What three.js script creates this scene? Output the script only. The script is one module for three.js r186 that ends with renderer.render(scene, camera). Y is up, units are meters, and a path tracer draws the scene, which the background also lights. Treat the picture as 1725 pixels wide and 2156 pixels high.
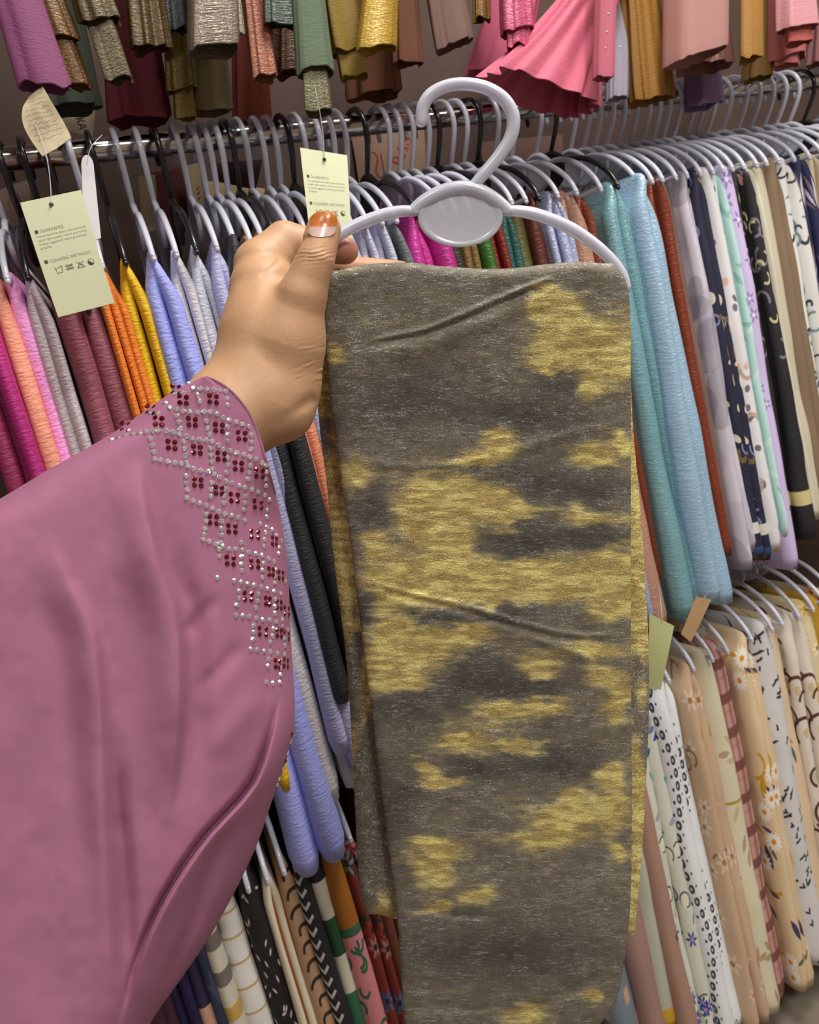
import * as THREE from 'three';
import { mergeGeometries } from 'three/addons/utils/BufferGeometryUtils.js';
import { RectAreaLightUniformsLib } from 'three/addons/lights/RectAreaLightUniformsLib.js';
RectAreaLightUniformsLib.init();

// ---------------------------------------------------------------- camera, lights, exposure
const W = 1725, H = 2156, FOV = 65, F = (H / 2) / Math.tan(FOV * Math.PI / 360);
const V = (x, y, z) => new THREE.Vector3(x, y, z);
const scene = new THREE.Scene();
const camera = new THREE.PerspectiveCamera(FOV, W / H, 0.05, 30);
const EY = V(-0.23, 0.958, 0.17).normalize();              // world axes seen in the camera's frame (the phone is tipped and rolled)
const EX = V(0.870, 0.282, -0.407); EX.addScaledVector(EY, -EX.dot(EY)).normalize();
const EZ = new THREE.Vector3().crossVectors(EX, EY);
const EYE = V(0, 1.40, 1.122);
const camX = V(EX.x, EY.x, EZ.x), camY = V(EX.y, EY.y, EZ.y), camZ = V(EX.z, EY.z, EZ.z);
camera.position.copy(EYE);
camera.quaternion.setFromRotationMatrix(new THREE.Matrix4().makeBasis(camX, camY, camZ));
camera.focus = 0.72; camera.userData.fStop = 11;
scene.add(camera);

const renderer = new THREE.WebGLRenderer({ antialias: true });
renderer.toneMapping = THREE.LinearToneMapping;
renderer.toneMappingExposure = 1.0;
renderer.shadowMap.enabled = true;
scene.background = new THREE.Color(0x000000);

// ceiling panels of the shop: x, z, width, depth, intensity
const CEIL = 3.05;
const PANELS = [
  [0.85, 0.92, 0.6, 0.6, 30],
  [-0.8, 1.75, 0.6, 0.6, 9],
  [2.3, 1.75, 0.6, 0.6, 18],
  [0.5, 2.6, 0.6, 0.6, 42],
];
const LAMP_COLOR = new THREE.Color(1.0, 0.95, 0.88);

// ---------------------------------------------------------------- small helpers
const clamp = (x, a = 0, b = 1) => Math.min(b, Math.max(a, x));
const lerp = (a, b, t) => a + (b - a) * t;
const smooth = (a, b, x) => { const t = clamp((x - a) / (b - a)); return t * t * (3 - 2 * t); };
function rng(seed) { let s = (seed * 2654435761) >>> 0 || 1; return () => { s = (s + 0x6d2b79f5) | 0; let t = Math.imul(s ^ (s >>> 15), 1 | s); t = (t + Math.imul(t ^ (t >>> 7), 61 | t)) ^ t; return ((t ^ (t >>> 14)) >>> 0) / 4294967296; }; }
function hash(x, y, s) { let h = Math.imul(x | 0, 374761393) ^ Math.imul(y | 0, 668265263) ^ Math.imul(s | 0, 1274126177); h = Math.imul(h ^ (h >>> 13), 1274126177); h ^= h >>> 16; return (h >>> 0) / 4294967296; }
function n2(x, y, s = 0) { const xi = Math.floor(x), yi = Math.floor(y); let fx = x - xi, fy = y - yi; fx = fx * fx * (3 - 2 * fx); fy = fy * fy * (3 - 2 * fy); return lerp(lerp(hash(xi, yi, s), hash(xi + 1, yi, s), fx), lerp(hash(xi, yi + 1, s), hash(xi + 1, yi + 1, s), fx), fy); }
function fbm(x, y, s = 0, o = 4) { let v = 0, a = 0.5; for (let i = 0; i < o; i++) { v += a * n2(x, y, s + i * 17); x *= 2.03; y *= 2.03; a *= 0.5; } return v; }
// a point seen at a pixel of the photograph at a depth (metres along the view axis)
const toWorld = (v) => V(EYE.x + v.dot(EX), EYE.y + v.dot(EY), EYE.z + v.dot(EZ));
const camPt = (px, py, d) => V((px - W / 2) / F * d, (H / 2 - py) / F * d, -d);
const P = (px, py, d) => toWorld(camPt(px, py, d));
function onZ(px, py, z) { const a = P(px, py, 1).sub(EYE); return EYE.clone().addScaledVector(a, (z - EYE.z) / a.z); }
const pxOf = (p) => { const q = p.clone().sub(EYE), c = V(q.dot(camX), q.dot(camY), q.dot(camZ)); return [W / 2 - c.x / c.z * F, H / 2 + c.y / c.z * F, -c.z]; };
function xForPx(px, y, z) { let a = -2, b = 6; for (let i = 0; i < 50; i++) { const m = (a + b) / 2, q = pxOf(V(m, y, z)); if (q[2] < 0.05 ? m > 0 : q[0] > px) b = m; else a = m; } return (a + b) / 2; }
function poly(pts) { return (x) => { if (x <= pts[0][0]) return pts[0][1]; for (let i = 1; i < pts.length; i++) if (x <= pts[i][0]) { const [a, u] = pts[i - 1], [b, v] = pts[i]; const t = (x - a) / (b - a); const m0 = i > 1 ? (v - pts[i - 2][1]) / (b - pts[i - 2][0]) : (v - u) / (b - a), m1 = i < pts.length - 1 ? (pts[i + 1][1] - u) / (pts[i + 1][0] - a) : (v - u) / (b - a), h = b - a, t2 = t * t, t3 = t2 * t; return (2 * t3 - 3 * t2 + 1) * u + (t3 - 2 * t2 + t) * h * m0 + (-2 * t3 + 3 * t2) * v + (t3 - t2) * h * m1; } return pts[pts.length - 1][1]; }; }

const taken = {};
function numbered(n) { const k = taken[n] = (taken[n] ?? -1) + 1; return k ? n + '_' + String(k).padStart(3, '0') : n; }
function tag(o, label, category, group, kind) { o.userData.label = label; if (category) o.userData.category = category; if (group) o.userData.group = group; if (kind) o.userData.kind = kind; return o; }
function thing(name, label, category, group) { const g = new THREE.Group(); g.name = numbered(name); scene.add(g); return tag(g, label, category, group); }
function part(name, geo, mat, parent) { const m = new THREE.Mesh(geo, mat); m.name = name; m.castShadow = m.receiveShadow = true; parent.add(m); return m; }
function structure(name, geo, mat) { const m = part(name, geo, mat, scene); m.userData.kind = 'structure'; return m; }
function box(w, h, d, x, y, z) { return new THREE.BoxGeometry(w, h, d).translate(x, y, z); }
// grid of points (rows x cols) to a geometry; wrap joins the last column to the first
function grid(rows, cols, fn, { wrapU = false, skip } = {}) {
  const pos = new Float32Array(rows * cols * 3), uv = new Float32Array(rows * cols * 2), idx = [];
  for (let j = 0; j < rows; j++) for (let i = 0; i < cols; i++) { const r = fn(i, j), k = j * cols + i; pos[k * 3] = r[0]; pos[k * 3 + 1] = r[1]; pos[k * 3 + 2] = r[2]; uv[k * 2] = r[3]; uv[k * 2 + 1] = r[4]; }
  for (let j = 0; j < rows - 1; j++) for (let i = 0; i < cols - (wrapU ? 0 : 1); i++) { if (skip && skip(i, j)) continue; const a = j * cols + i, b = j * cols + (i + 1) % cols, c = a + cols, d = b + cols; idx.push(a, c, b, b, c, d); }
  const g = new THREE.BufferGeometry(); g.setAttribute('position', new THREE.BufferAttribute(pos, 3)); g.setAttribute('uv', new THREE.BufferAttribute(uv, 2)); g.setIndex(idx); g.computeVertexNormals(); return g;
}
function tube(pts, r, seg = 24, rad = 8, closed = false) { return new THREE.TubeGeometry(new THREE.CatmullRomCurve3(pts, closed), seg, r, rad, closed); }
// tube whose radius varies, with rounded ends; pts are Vector3, rs radii
function taperTube(pts, rs, seg = 24, rad = 10) {
  const c = new THREE.CatmullRomCurve3(pts), fr = c.computeFrenetFrames(seg), rows = seg + 1 + 6, L = c.getLength();
  return grid(rows, rad, (i, j) => {
    let k = j - 3, e = 1, off = 0; if (k < 0) { const a = (-k) / 3 * Math.PI / 2; e = Math.cos(a); off = -Math.sin(a); k = 0; } else if (k > seg) { const a = (k - seg) / 3 * Math.PI / 2; e = Math.cos(a); off = Math.sin(a); k = seg; }
    const t = k / seg, r = rs[Math.min(rs.length - 1, Math.floor(t * (rs.length - 1)))] * (1 - (t * (rs.length - 1)) % 1) + rs[Math.min(rs.length - 1, Math.ceil(t * (rs.length - 1)))] * ((t * (rs.length - 1)) % 1);
    const p = c.getPoint(t), N = fr.normals[k], B = fr.binormals[k], T = fr.tangents[k], a = i / rad * Math.PI * 2; const q = p.clone().addScaledVector(T, off * r).addScaledVector(N, Math.cos(a) * r * e).addScaledVector(B, Math.sin(a) * r * e);
    return [q.x, q.y, q.z, i / rad, t * L];
  }, { wrapU: true });
}

// ---------------------------------------------------------------- textures and materials
function dataTex(w, h, fn, srgb = false) {
  const d = new Uint8Array(w * h * 4);
  for (let y = 0; y < h; y++) for (let x = 0; x < w; x++) { const c = fn(x, y), k = (y * w + x) * 4; d[k] = clamp(c[0], 0, 255); d[k + 1] = clamp(c[1], 0, 255); d[k + 2] = clamp(c[2], 0, 255); d[k + 3] = 255; }
  const t = new THREE.DataTexture(d, w, h, THREE.RGBAFormat); t.wrapS = t.wrapT = THREE.RepeatWrapping; t.magFilter = THREE.LinearFilter; if (srgb) t.colorSpace = THREE.SRGBColorSpace; t.needsUpdate = true; return t;
}
const tileN = (x, y, n, m, s) => { // noise tiling in 0..1, n x m cells
  x *= n; y *= m; const xi = Math.floor(x), yi = Math.floor(y); let fx = x - xi, fy = y - yi; fx = fx * fx * (3 - 2 * fx); fy = fy * fy * (3 - 2 * fy); const a = xi % n, b = (xi + 1) % n, c = yi % m, d = (yi + 1) % m;
  return lerp(lerp(hash(a, c, s), hash(b, c, s), fx), lerp(hash(a, d, s), hash(b, d, s), fx), fy);
};
const crinkleTex = dataTex(512, 512, (x, y) => { const u = x / 512, v = y / 512, w = v + 0.02 * tileN(u, v, 6, 6, 3); const q = 0.5 * tileN(u, (w + 1) % 1, 9, 90, 1) + 0.3 * tileN(u, (w + 1) % 1, 24, 180, 2) + 0.2 * tileN(u, v, 120, 120, 5); return [q * 255, q * 255, q * 255]; });
const weaveTex = dataTex(256, 256, (x, y) => { const q = 128 + 60 * Math.sin((x + y) * Math.PI / 4) * 0.5 + 70 * (hash(x, y, 9) - 0.5); return [q, q, q]; });
const fleckTex = dataTex(256, 256, (x, y) => { const q = hash(x >> 1, y, 4) > 0.86 ? 255 : 0; return [q, q, q]; });
const rep = (t, u, v) => { const c = t.clone(); c.repeat.set(u, v); c.needsUpdate = true; return c; };
const crinkleBump = rep(crinkleTex, 3, 4), fleckMetal = rep(fleckTex, 2.4, 4), weaveBump = rep(weaveTex, 6, 8);
const hexLin = (h) => new THREE.Color(h);
const matCache = {};
function cloth(color, type = 'crinkle') {
  const key = color + type; if (matCache[key]) return matCache[key];
  const c = hexLin(color); let m;
  if (type === 'crinkle') m = new THREE.MeshPhysicalMaterial({ color: c, roughness: 0.55, bumpMap: crinkleBump, bumpScale: 0.0012, sheen: 0.35, sheenColor: c.clone().lerp(new THREE.Color(1, 1, 1), 0.5), sheenRoughness: 0.45 });
  else if (type === 'soft') m = new THREE.MeshPhysicalMaterial({ color: c, roughness: 0.7, bumpMap: crinkleBump, bumpScale: 0.0004, sheen: 0.3, sheenColor: c.clone().lerp(new THREE.Color(1, 1, 1), 0.3), sheenRoughness: 0.5 });
  else if (type === 'plain') m = new THREE.MeshPhysicalMaterial({ color: c, roughness: 0.85, bumpMap: weaveBump, bumpScale: 0.0004, sheen: 0.2, sheenColor: c });
  else if (type === 'satin') m = new THREE.MeshPhysicalMaterial({ color: c, roughness: 0.38, bumpMap: weaveBump, bumpScale: 0.0002 });
  else { // glitter: metallic threads in a plain cloth
    const base = c.clone().convertLinearToSRGB(), g = type === 'gold' ? [255, 214, 130] : [235, 235, 235];
    const t = dataTex(256, 256, (x, y) => { const f = hash(x >> 1, y, 4), d = 0.85 + 0.3 * hash(x, y, 12), th = f > 0.86; return th ? [base.r * 255 * 1.25 + g[0] * 0.22, base.g * 255 * 1.25 + g[1] * 0.22, base.b * 255 * 1.25 + g[2] * 0.22] : [base.r * 255 * d, base.g * 255 * d, base.b * 255 * d]; }, true); t.repeat.set(2.4, 4);
    m = new THREE.MeshPhysicalMaterial({ map: t, roughness: 0.42, metalness: 1, metalnessMap: fleckMetal, bumpMap: crinkleBump, bumpScale: 0.0007 });
  }
  return matCache[key] = m;
}
function canvasTex(w, h, draw, srgb = true) { const c = document.createElement('canvas'); c.width = w; c.height = h; draw(c.getContext('2d'), w, h); const t = new THREE.CanvasTexture(c); t.wrapS = t.wrapT = THREE.RepeatWrapping; t.magFilter = THREE.LinearFilter; if (srgb) t.colorSpace = THREE.SRGBColorSpace; return t; }
function printed(draw, w = 384, h = 640, rough = 0.7) { return new THREE.MeshPhysicalMaterial({ map: canvasTex(w, h, draw), roughness: rough, bumpMap: weaveBump, bumpScale: 0.0003 }); }

// ---------------------------------------------------------------- the shop: walls, floor, ceiling, rails
const wallMat = new THREE.MeshStandardMaterial({ color: hexLin('#54413a'), roughness: 0.8, bumpMap: rep(crinkleTex, 3, 3), bumpScale: 0.0006 });
const paintMat = new THREE.MeshStandardMaterial({ color: hexLin('#9c9086'), roughness: 0.9 });
const floorMat = new THREE.MeshStandardMaterial({ color: hexLin('#857b70'), roughness: 0.35 });
const X0 = -2.2, X1 = 3.6, Z0 = -0.24, Z1 = 4.2;
structure('wall_back', box(X1 - X0, CEIL, 0.1, (X0 + X1) / 2, CEIL / 2, Z0 - 0.05), wallMat);
structure('wall_front', box(X1 - X0, CEIL, 0.1, (X0 + X1) / 2, CEIL / 2, Z1 + 0.05), paintMat);
structure('wall_left', box(0.1, CEIL, Z1 - Z0 + 0.2, X0 - 0.05, CEIL / 2, (Z0 + Z1) / 2), paintMat);
structure('wall_right', box(0.1, CEIL, Z1 - Z0 + 0.2, X1 + 0.05, CEIL / 2, (Z0 + Z1) / 2), paintMat);
structure('floor', box(X1 - X0 + 0.2, 0.1, Z1 - Z0 + 0.2, (X0 + X1) / 2, -0.05, (Z0 + Z1) / 2), floorMat);
structure('ceiling', box(X1 - X0 + 0.2, 0.1, Z1 - Z0 + 0.2, (X0 + X1) / 2, CEIL + 0.05, (Z0 + Z1) / 2), paintMat);

const glowMat = new THREE.MeshStandardMaterial({ color: 0xffffff, emissive: LAMP_COLOR, emissiveIntensity: 6 });
const frameMat = new THREE.MeshStandardMaterial({ color: 0xe8e8e8, roughness: 0.5 });
PANELS.forEach(([x, z, w, d, I], i) => {
  const t = thing('ceiling_panel', 'square white ceiling light panel, number ' + (i + 1) + ' out of view above the aisle', 'light', 'ceiling light panels'); t.userData.label = 'square white ceiling light panel out of view above the aisle';
  t.position.set(x, CEIL, z);
  part('frame', mergeGeometries([box(w + 0.06, 0.02, 0.03, 0, -0.01, d / 2 + 0.015), box(w + 0.06, 0.02, 0.03, 0, -0.01, -d / 2 - 0.015), box(0.03, 0.02, d, w / 2 + 0.015, -0.01, 0), box(0.03, 0.02, d, -w / 2 - 0.015, -0.01, 0)]), frameMat, t);
  part('diffuser', box(w, 0.012, d, 0, -0.006, 0), glowMat, t);
  const l = new THREE.RectAreaLight(LAMP_COLOR, I, w, d); l.position.set(0, -0.02, 0); l.rotation.x = -Math.PI / 2; t.add(l);
});

const chrome = new THREE.MeshStandardMaterial({ color: hexLin('#cfccc6'), metalness: 1, roughness: 0.16 });
const RAIL = 1.76, RAIL_LOW = 0.97, RAIL_TOP = 2.55, RR = 0.0145;
for (const [y, word] of [[RAIL, 'upper'], [RAIL_LOW, 'lower'], [RAIL_TOP, 'topmost']]) {
  const t = thing('clothes_rail', `polished chrome clothes rail carrying the ${word} row of hanging scarves`, 'rail'); t.position.set(0, y, word === 'lower' ? -0.022 : 0);
  part('tube', new THREE.CylinderGeometry(RR, RR, 4.6, 32).rotateZ(Math.PI / 2).translate(0.9, 0, 0), chrome, t);
  for (const x of [-1.35, 3.15]) part('bracket', mergeGeometries([new THREE.CylinderGeometry(0.012, 0.012, 0.24, 16).rotateX(Math.PI / 2).translate(x, 0, -0.12), new THREE.CylinderGeometry(0.03, 0.03, 0.008, 20).rotateX(Math.PI / 2).translate(x, 0, -0.236)]), chrome, t);
}

// ---------------------------------------------------------------- hangers
// local frame: y = 0 at the bar, z along the hanger's width, x across its thickness
const milky = new THREE.MeshPhysicalMaterial({ color: hexLin('#e4e7f5'), roughness: 0.22, transmission: 0.32, thickness: 0, clearcoat: 0.5, clearcoatRoughness: 0.15, ior: 1.5 });
const blackPlastic = new THREE.MeshPhysicalMaterial({ color: hexLin('#17171a'), roughness: 0.3, clearcoat: 0.3 });
const HP = { // profiles in (z, y)
  hook: [[-0.034, 0.137], [-0.0325, 0.150], [-0.026, 0.161], [-0.012, 0.1685], [0.004, 0.170], [0.021, 0.166], [0.035, 0.156], [0.0425, 0.141], [0.041, 0.124], [0.032, 0.107], [0.020, 0.091], [0.012, 0.081], [0.009, 0.0775]],
  arm: [[0.039, 0.0555], [0.050, 0.0555], [0.066, 0.052], [0.092, 0.041], [0.115, 0.025], [0.133, 0.0075], [0.142, -0.006], [0.146, -0.018]],
};
const zy = (a, s = 1) => a.map(([z, y]) => V(0, y, z * s));
function hangerGeos(fine, hr = 0.0044) {
  const seg = fine ? 60 : 26, rad = fine ? 14 : 7;
  const hook = taperTube(zy(HP.hook), [hr, hr * 1.12, hr * 1.15, hr * 1.15, hr * 1.15, hr * 1.1, hr * 0.85], seg, rad);
  const arms = [1, -1].map((s) => { const g = taperTube(zy(HP.arm, s), [hr * 1.0, hr * 1.2, hr * 1.15, hr * 1.05, hr * 0.95], seg, rad); return g; });
  const n = fine ? 48 : 20; // oval plate: lathe-like disc with a raised rim
  const prof = fine ? [[0, 0.0014], [0.80, 0.0014], [0.83, 0.0012], [0.85, 0.0022], [0.90, 0.0036], [0.95, 0.0036], [1.0, 0.0018], [1.0, -0.0018], [0.95, -0.0036], [0.85, -0.0022], [0.8, -0.0014], [0, -0.0014]] : [[0, 0.0015], [0.85, 0.0015], [0.92, 0.0034], [1, 0.0015], [1, -0.0015], [0.92, -0.0034], [0.85, -0.0015], [0, -0.0015]];
  const plate = grid(prof.length, n, (i, j) => { const a = i / n * Math.PI * 2, [r, h] = prof[j]; return [h, 0.05 + 0.0285 * r * Math.sin(a), 0.0365 * r * Math.cos(a), i / n, j]; }, { wrapU: true });
  const shoulder = taperTube([V(0, 0.056, -0.041), V(0, 0.066, -0.030), V(0, 0.0755, -0.012), V(0, 0.0775, 0.004), V(0, 0.0745, 0.016), V(0, 0.066, 0.030), V(0, 0.056, 0.041)], [hr * 1.05, hr * 1.25, hr * 1.3, hr * 1.25, hr * 1.05], fine ? 40 : 14, rad);
  const bar = taperTube([V(0, -0.014, -0.1455), V(0, -0.014, -0.05), V(0, -0.014, 0.05), V(0, -0.014, 0.1455)], [0.0036, 0.0036], 12, rad);
  return { hook, arms, plate, shoulder, bar };
}
const rackHanger = hangerGeos(false, 0.0036), fineHanger = hangerGeos(true, 0.0051);
function buildHanger(t, g, m) { part('hook', g.hook, m, t); part('oval_plate', g.plate, m, t); part('shoulder', g.shoulder, m, t); part('arm', g.arms[0], m, t); part('arm', g.arms[1], m, t); part('bar', g.bar, m, t); return t; }

// ---------------------------------------------------------------- scarves folded over a hanger
// one fold (a rounded hanging layer): half thickness a, half width b, length L, centre offset cx, top at y = top
function foldGeo({ a, b = 0.14, L, cx = 0, top = 0, seed = 1, wob = 1, NY = 40, front = 0, splay = 0.06, bell = 0.25 }) {
  const R = rng(seed), ph = R() * 50, sway = (R() - 0.5) * 0.012, NF = 24, NB = 14, NT = NF + NB, A0 = 1.95;
  return grid(NY + 2, NT, (i, j) => {
    const jj = clamp(j - 1, 0, NY - 1), t = jj / (NY - 1), s = L * (t < 0.25 ? t * t * 1.6 + t * 0.2 : lerp(0.15, 1, (t - 0.25) / 0.75)), end = L - s, grow = 1 + bell * t;
    let ax = a * grow * (0.62 + 0.38 * smooth(0, splay, s)) * (0.92 + 0.18 * fbm(s * 7 + ph, 3, seed, 2));
    let bb = b + 0.016 * t - 0.012 * fbm(s * 5, ph, seed, 3), rz = ax * 1.25;
    const rt = 0.018; if (s < rt) { const q = 1 - s / rt, e = Math.sqrt(Math.max(0, 1 - q * q)); ax *= e; bb -= 0.02 * (1 - e); }
    const rb = 0.008; if (end < rb) { const q = 1 - end / rb, e = Math.sqrt(Math.max(0.02, 1 - q * q)); ax *= 0.75 + 0.25 * e; bb -= 0.004 * (1 - e); }
    if (j === 0 || j === NY + 1) { ax *= 0.02; bb *= 0.6; rz *= 0.1; }
    let x, z, du;
    if (i < NF) { const f = lerp(A0, -A0, i / (NF - 1)), rg = 1 + 0.07 * Math.sin(2.5 * f + ph + 5 * fbm(s * 3, ph, seed + 2, 2)) * smooth(0.02, 0.1, s); x = ax * Math.sin(f) * rg; z = bb - rz + rz * Math.cos(f) * rg; du = -f * ax * 1.1; }
    else { const w = (i - NF + 1) / (NB + 1), xe = ax * Math.sin(A0), ze = bb - rz + rz * Math.cos(A0); if (w < 0.5) { x = lerp(-xe, -0.45 * ax, w * 2); z = lerp(ze, -b, w * 2); du = A0 * ax * 1.1 + (ze - z); } else { x = lerp(0.45 * ax, xe, w * 2 - 1); z = lerp(-b, ze, w * 2 - 1); du = -A0 * ax * 1.1 - (ze - z); } }
    const zn = z / b;
    x += cx * grow * smooth(0.0, splay, s) + wob * ax * 0.5 * (fbm(s * 5 + ph, zn * 1.2 + ph, seed + 5, 3) - 0.45) * smooth(0.02, 0.15, s) + sway * t;
    z += front + wob * 0.006 * (fbm(s * 9 + ph, 3.3, seed + 9, 3) - 0.4);
    return [x, top - s, z, 0.25 + du / 0.28, 1 - s / L];
  }, { wrapU: true });
}
const scarfLog = [];
function hangScarf({ rail, x, hw, L = 0.72, mat, folds = 2, seed, short, label, group, hanger = 'milky', yaw = 0, dy = 0, hgroup, word, barDrop = 0.152, tops, bell = 0.25, front = 0, zr = 0 }) {
  const bar = rail - barDrop + dy, R = rng(seed * 7 + 3);
  const t = thing('hanging_scarf', label, 'scarf', group); t.position.set(x, bar, zr); t.rotation.y = yaw;
  const a = hw / folds * (folds > 1 ? 1.04 : 1);
  for (let k = 0; k < folds; k++) {
    const cx = folds === 1 ? 0 : lerp(-hw + a * 0.96, hw - a * 0.96, k / (folds - 1));
    part('fold', foldGeo({ a, L: L * (1 - 0.05 * R()) , cx, seed: seed * 11 + k, front: front + (R() - 0.7) * 0.02, top: k ? -0.003 - 0.012 * R() : 0, bell }), mat, t);
  }
  const h = thing('clothes_hanger', `${hanger === 'milky' ? 'translucent white' : 'black'} plastic hanger carrying the ${short}`, 'hanger', hgroup);
  h.position.set(x, bar, zr); h.rotation.y = yaw; h.scale.y = (rail + RR + 0.001 - bar) / 0.166;
  buildHanger(h, rackHanger, hanger === 'milky' ? milky : blackPlastic);
}

// ---------------------------------------------------------------- printed cloths (flat print only)
const TAU = Math.PI * 2;
const fill = (c, w, h, col) => { c.fillStyle = col; c.fillRect(0, 0, w, h); };
const dot = (c, x, y, rx, ry, col, rot = 0) => { c.fillStyle = col; c.beginPath(); c.ellipse(x, y, rx, ry, rot, 0, TAU); c.fill(); };
const curl = (c, x, y, r, col, lw, a0 = 0, a1 = 4.5) => { c.strokeStyle = col; c.lineWidth = lw; c.lineCap = 'round'; c.beginPath(); c.arc(x, y, r, a0, a0 + a1); c.stroke(); };
function leaf(c, x, y, l, wd, rot, col) { c.save(); c.translate(x, y); c.rotate(rot); c.fillStyle = col; c.beginPath(); c.moveTo(-l, 0); c.quadraticCurveTo(0, -wd, l, 0); c.quadraticCurveTo(0, wd, -l, 0); c.fill(); c.restore(); }
function flower(c, x, y, r, n, col, mid) { for (let k = 0; k < n; k++) leaf(c, x + Math.cos(k * TAU / n) * r * 0.55, y + Math.sin(k * TAU / n) * r * 0.55, r * 0.5, r * 0.35, k * TAU / n, col); dot(c, x, y, r * 0.28, r * 0.26, mid); }
const scatter = (seed, n, w, h, f) => { const R = rng(seed); for (let k = 0; k < n * 2.2; k++) f(R() * w, R() * h, R, k); };
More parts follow.
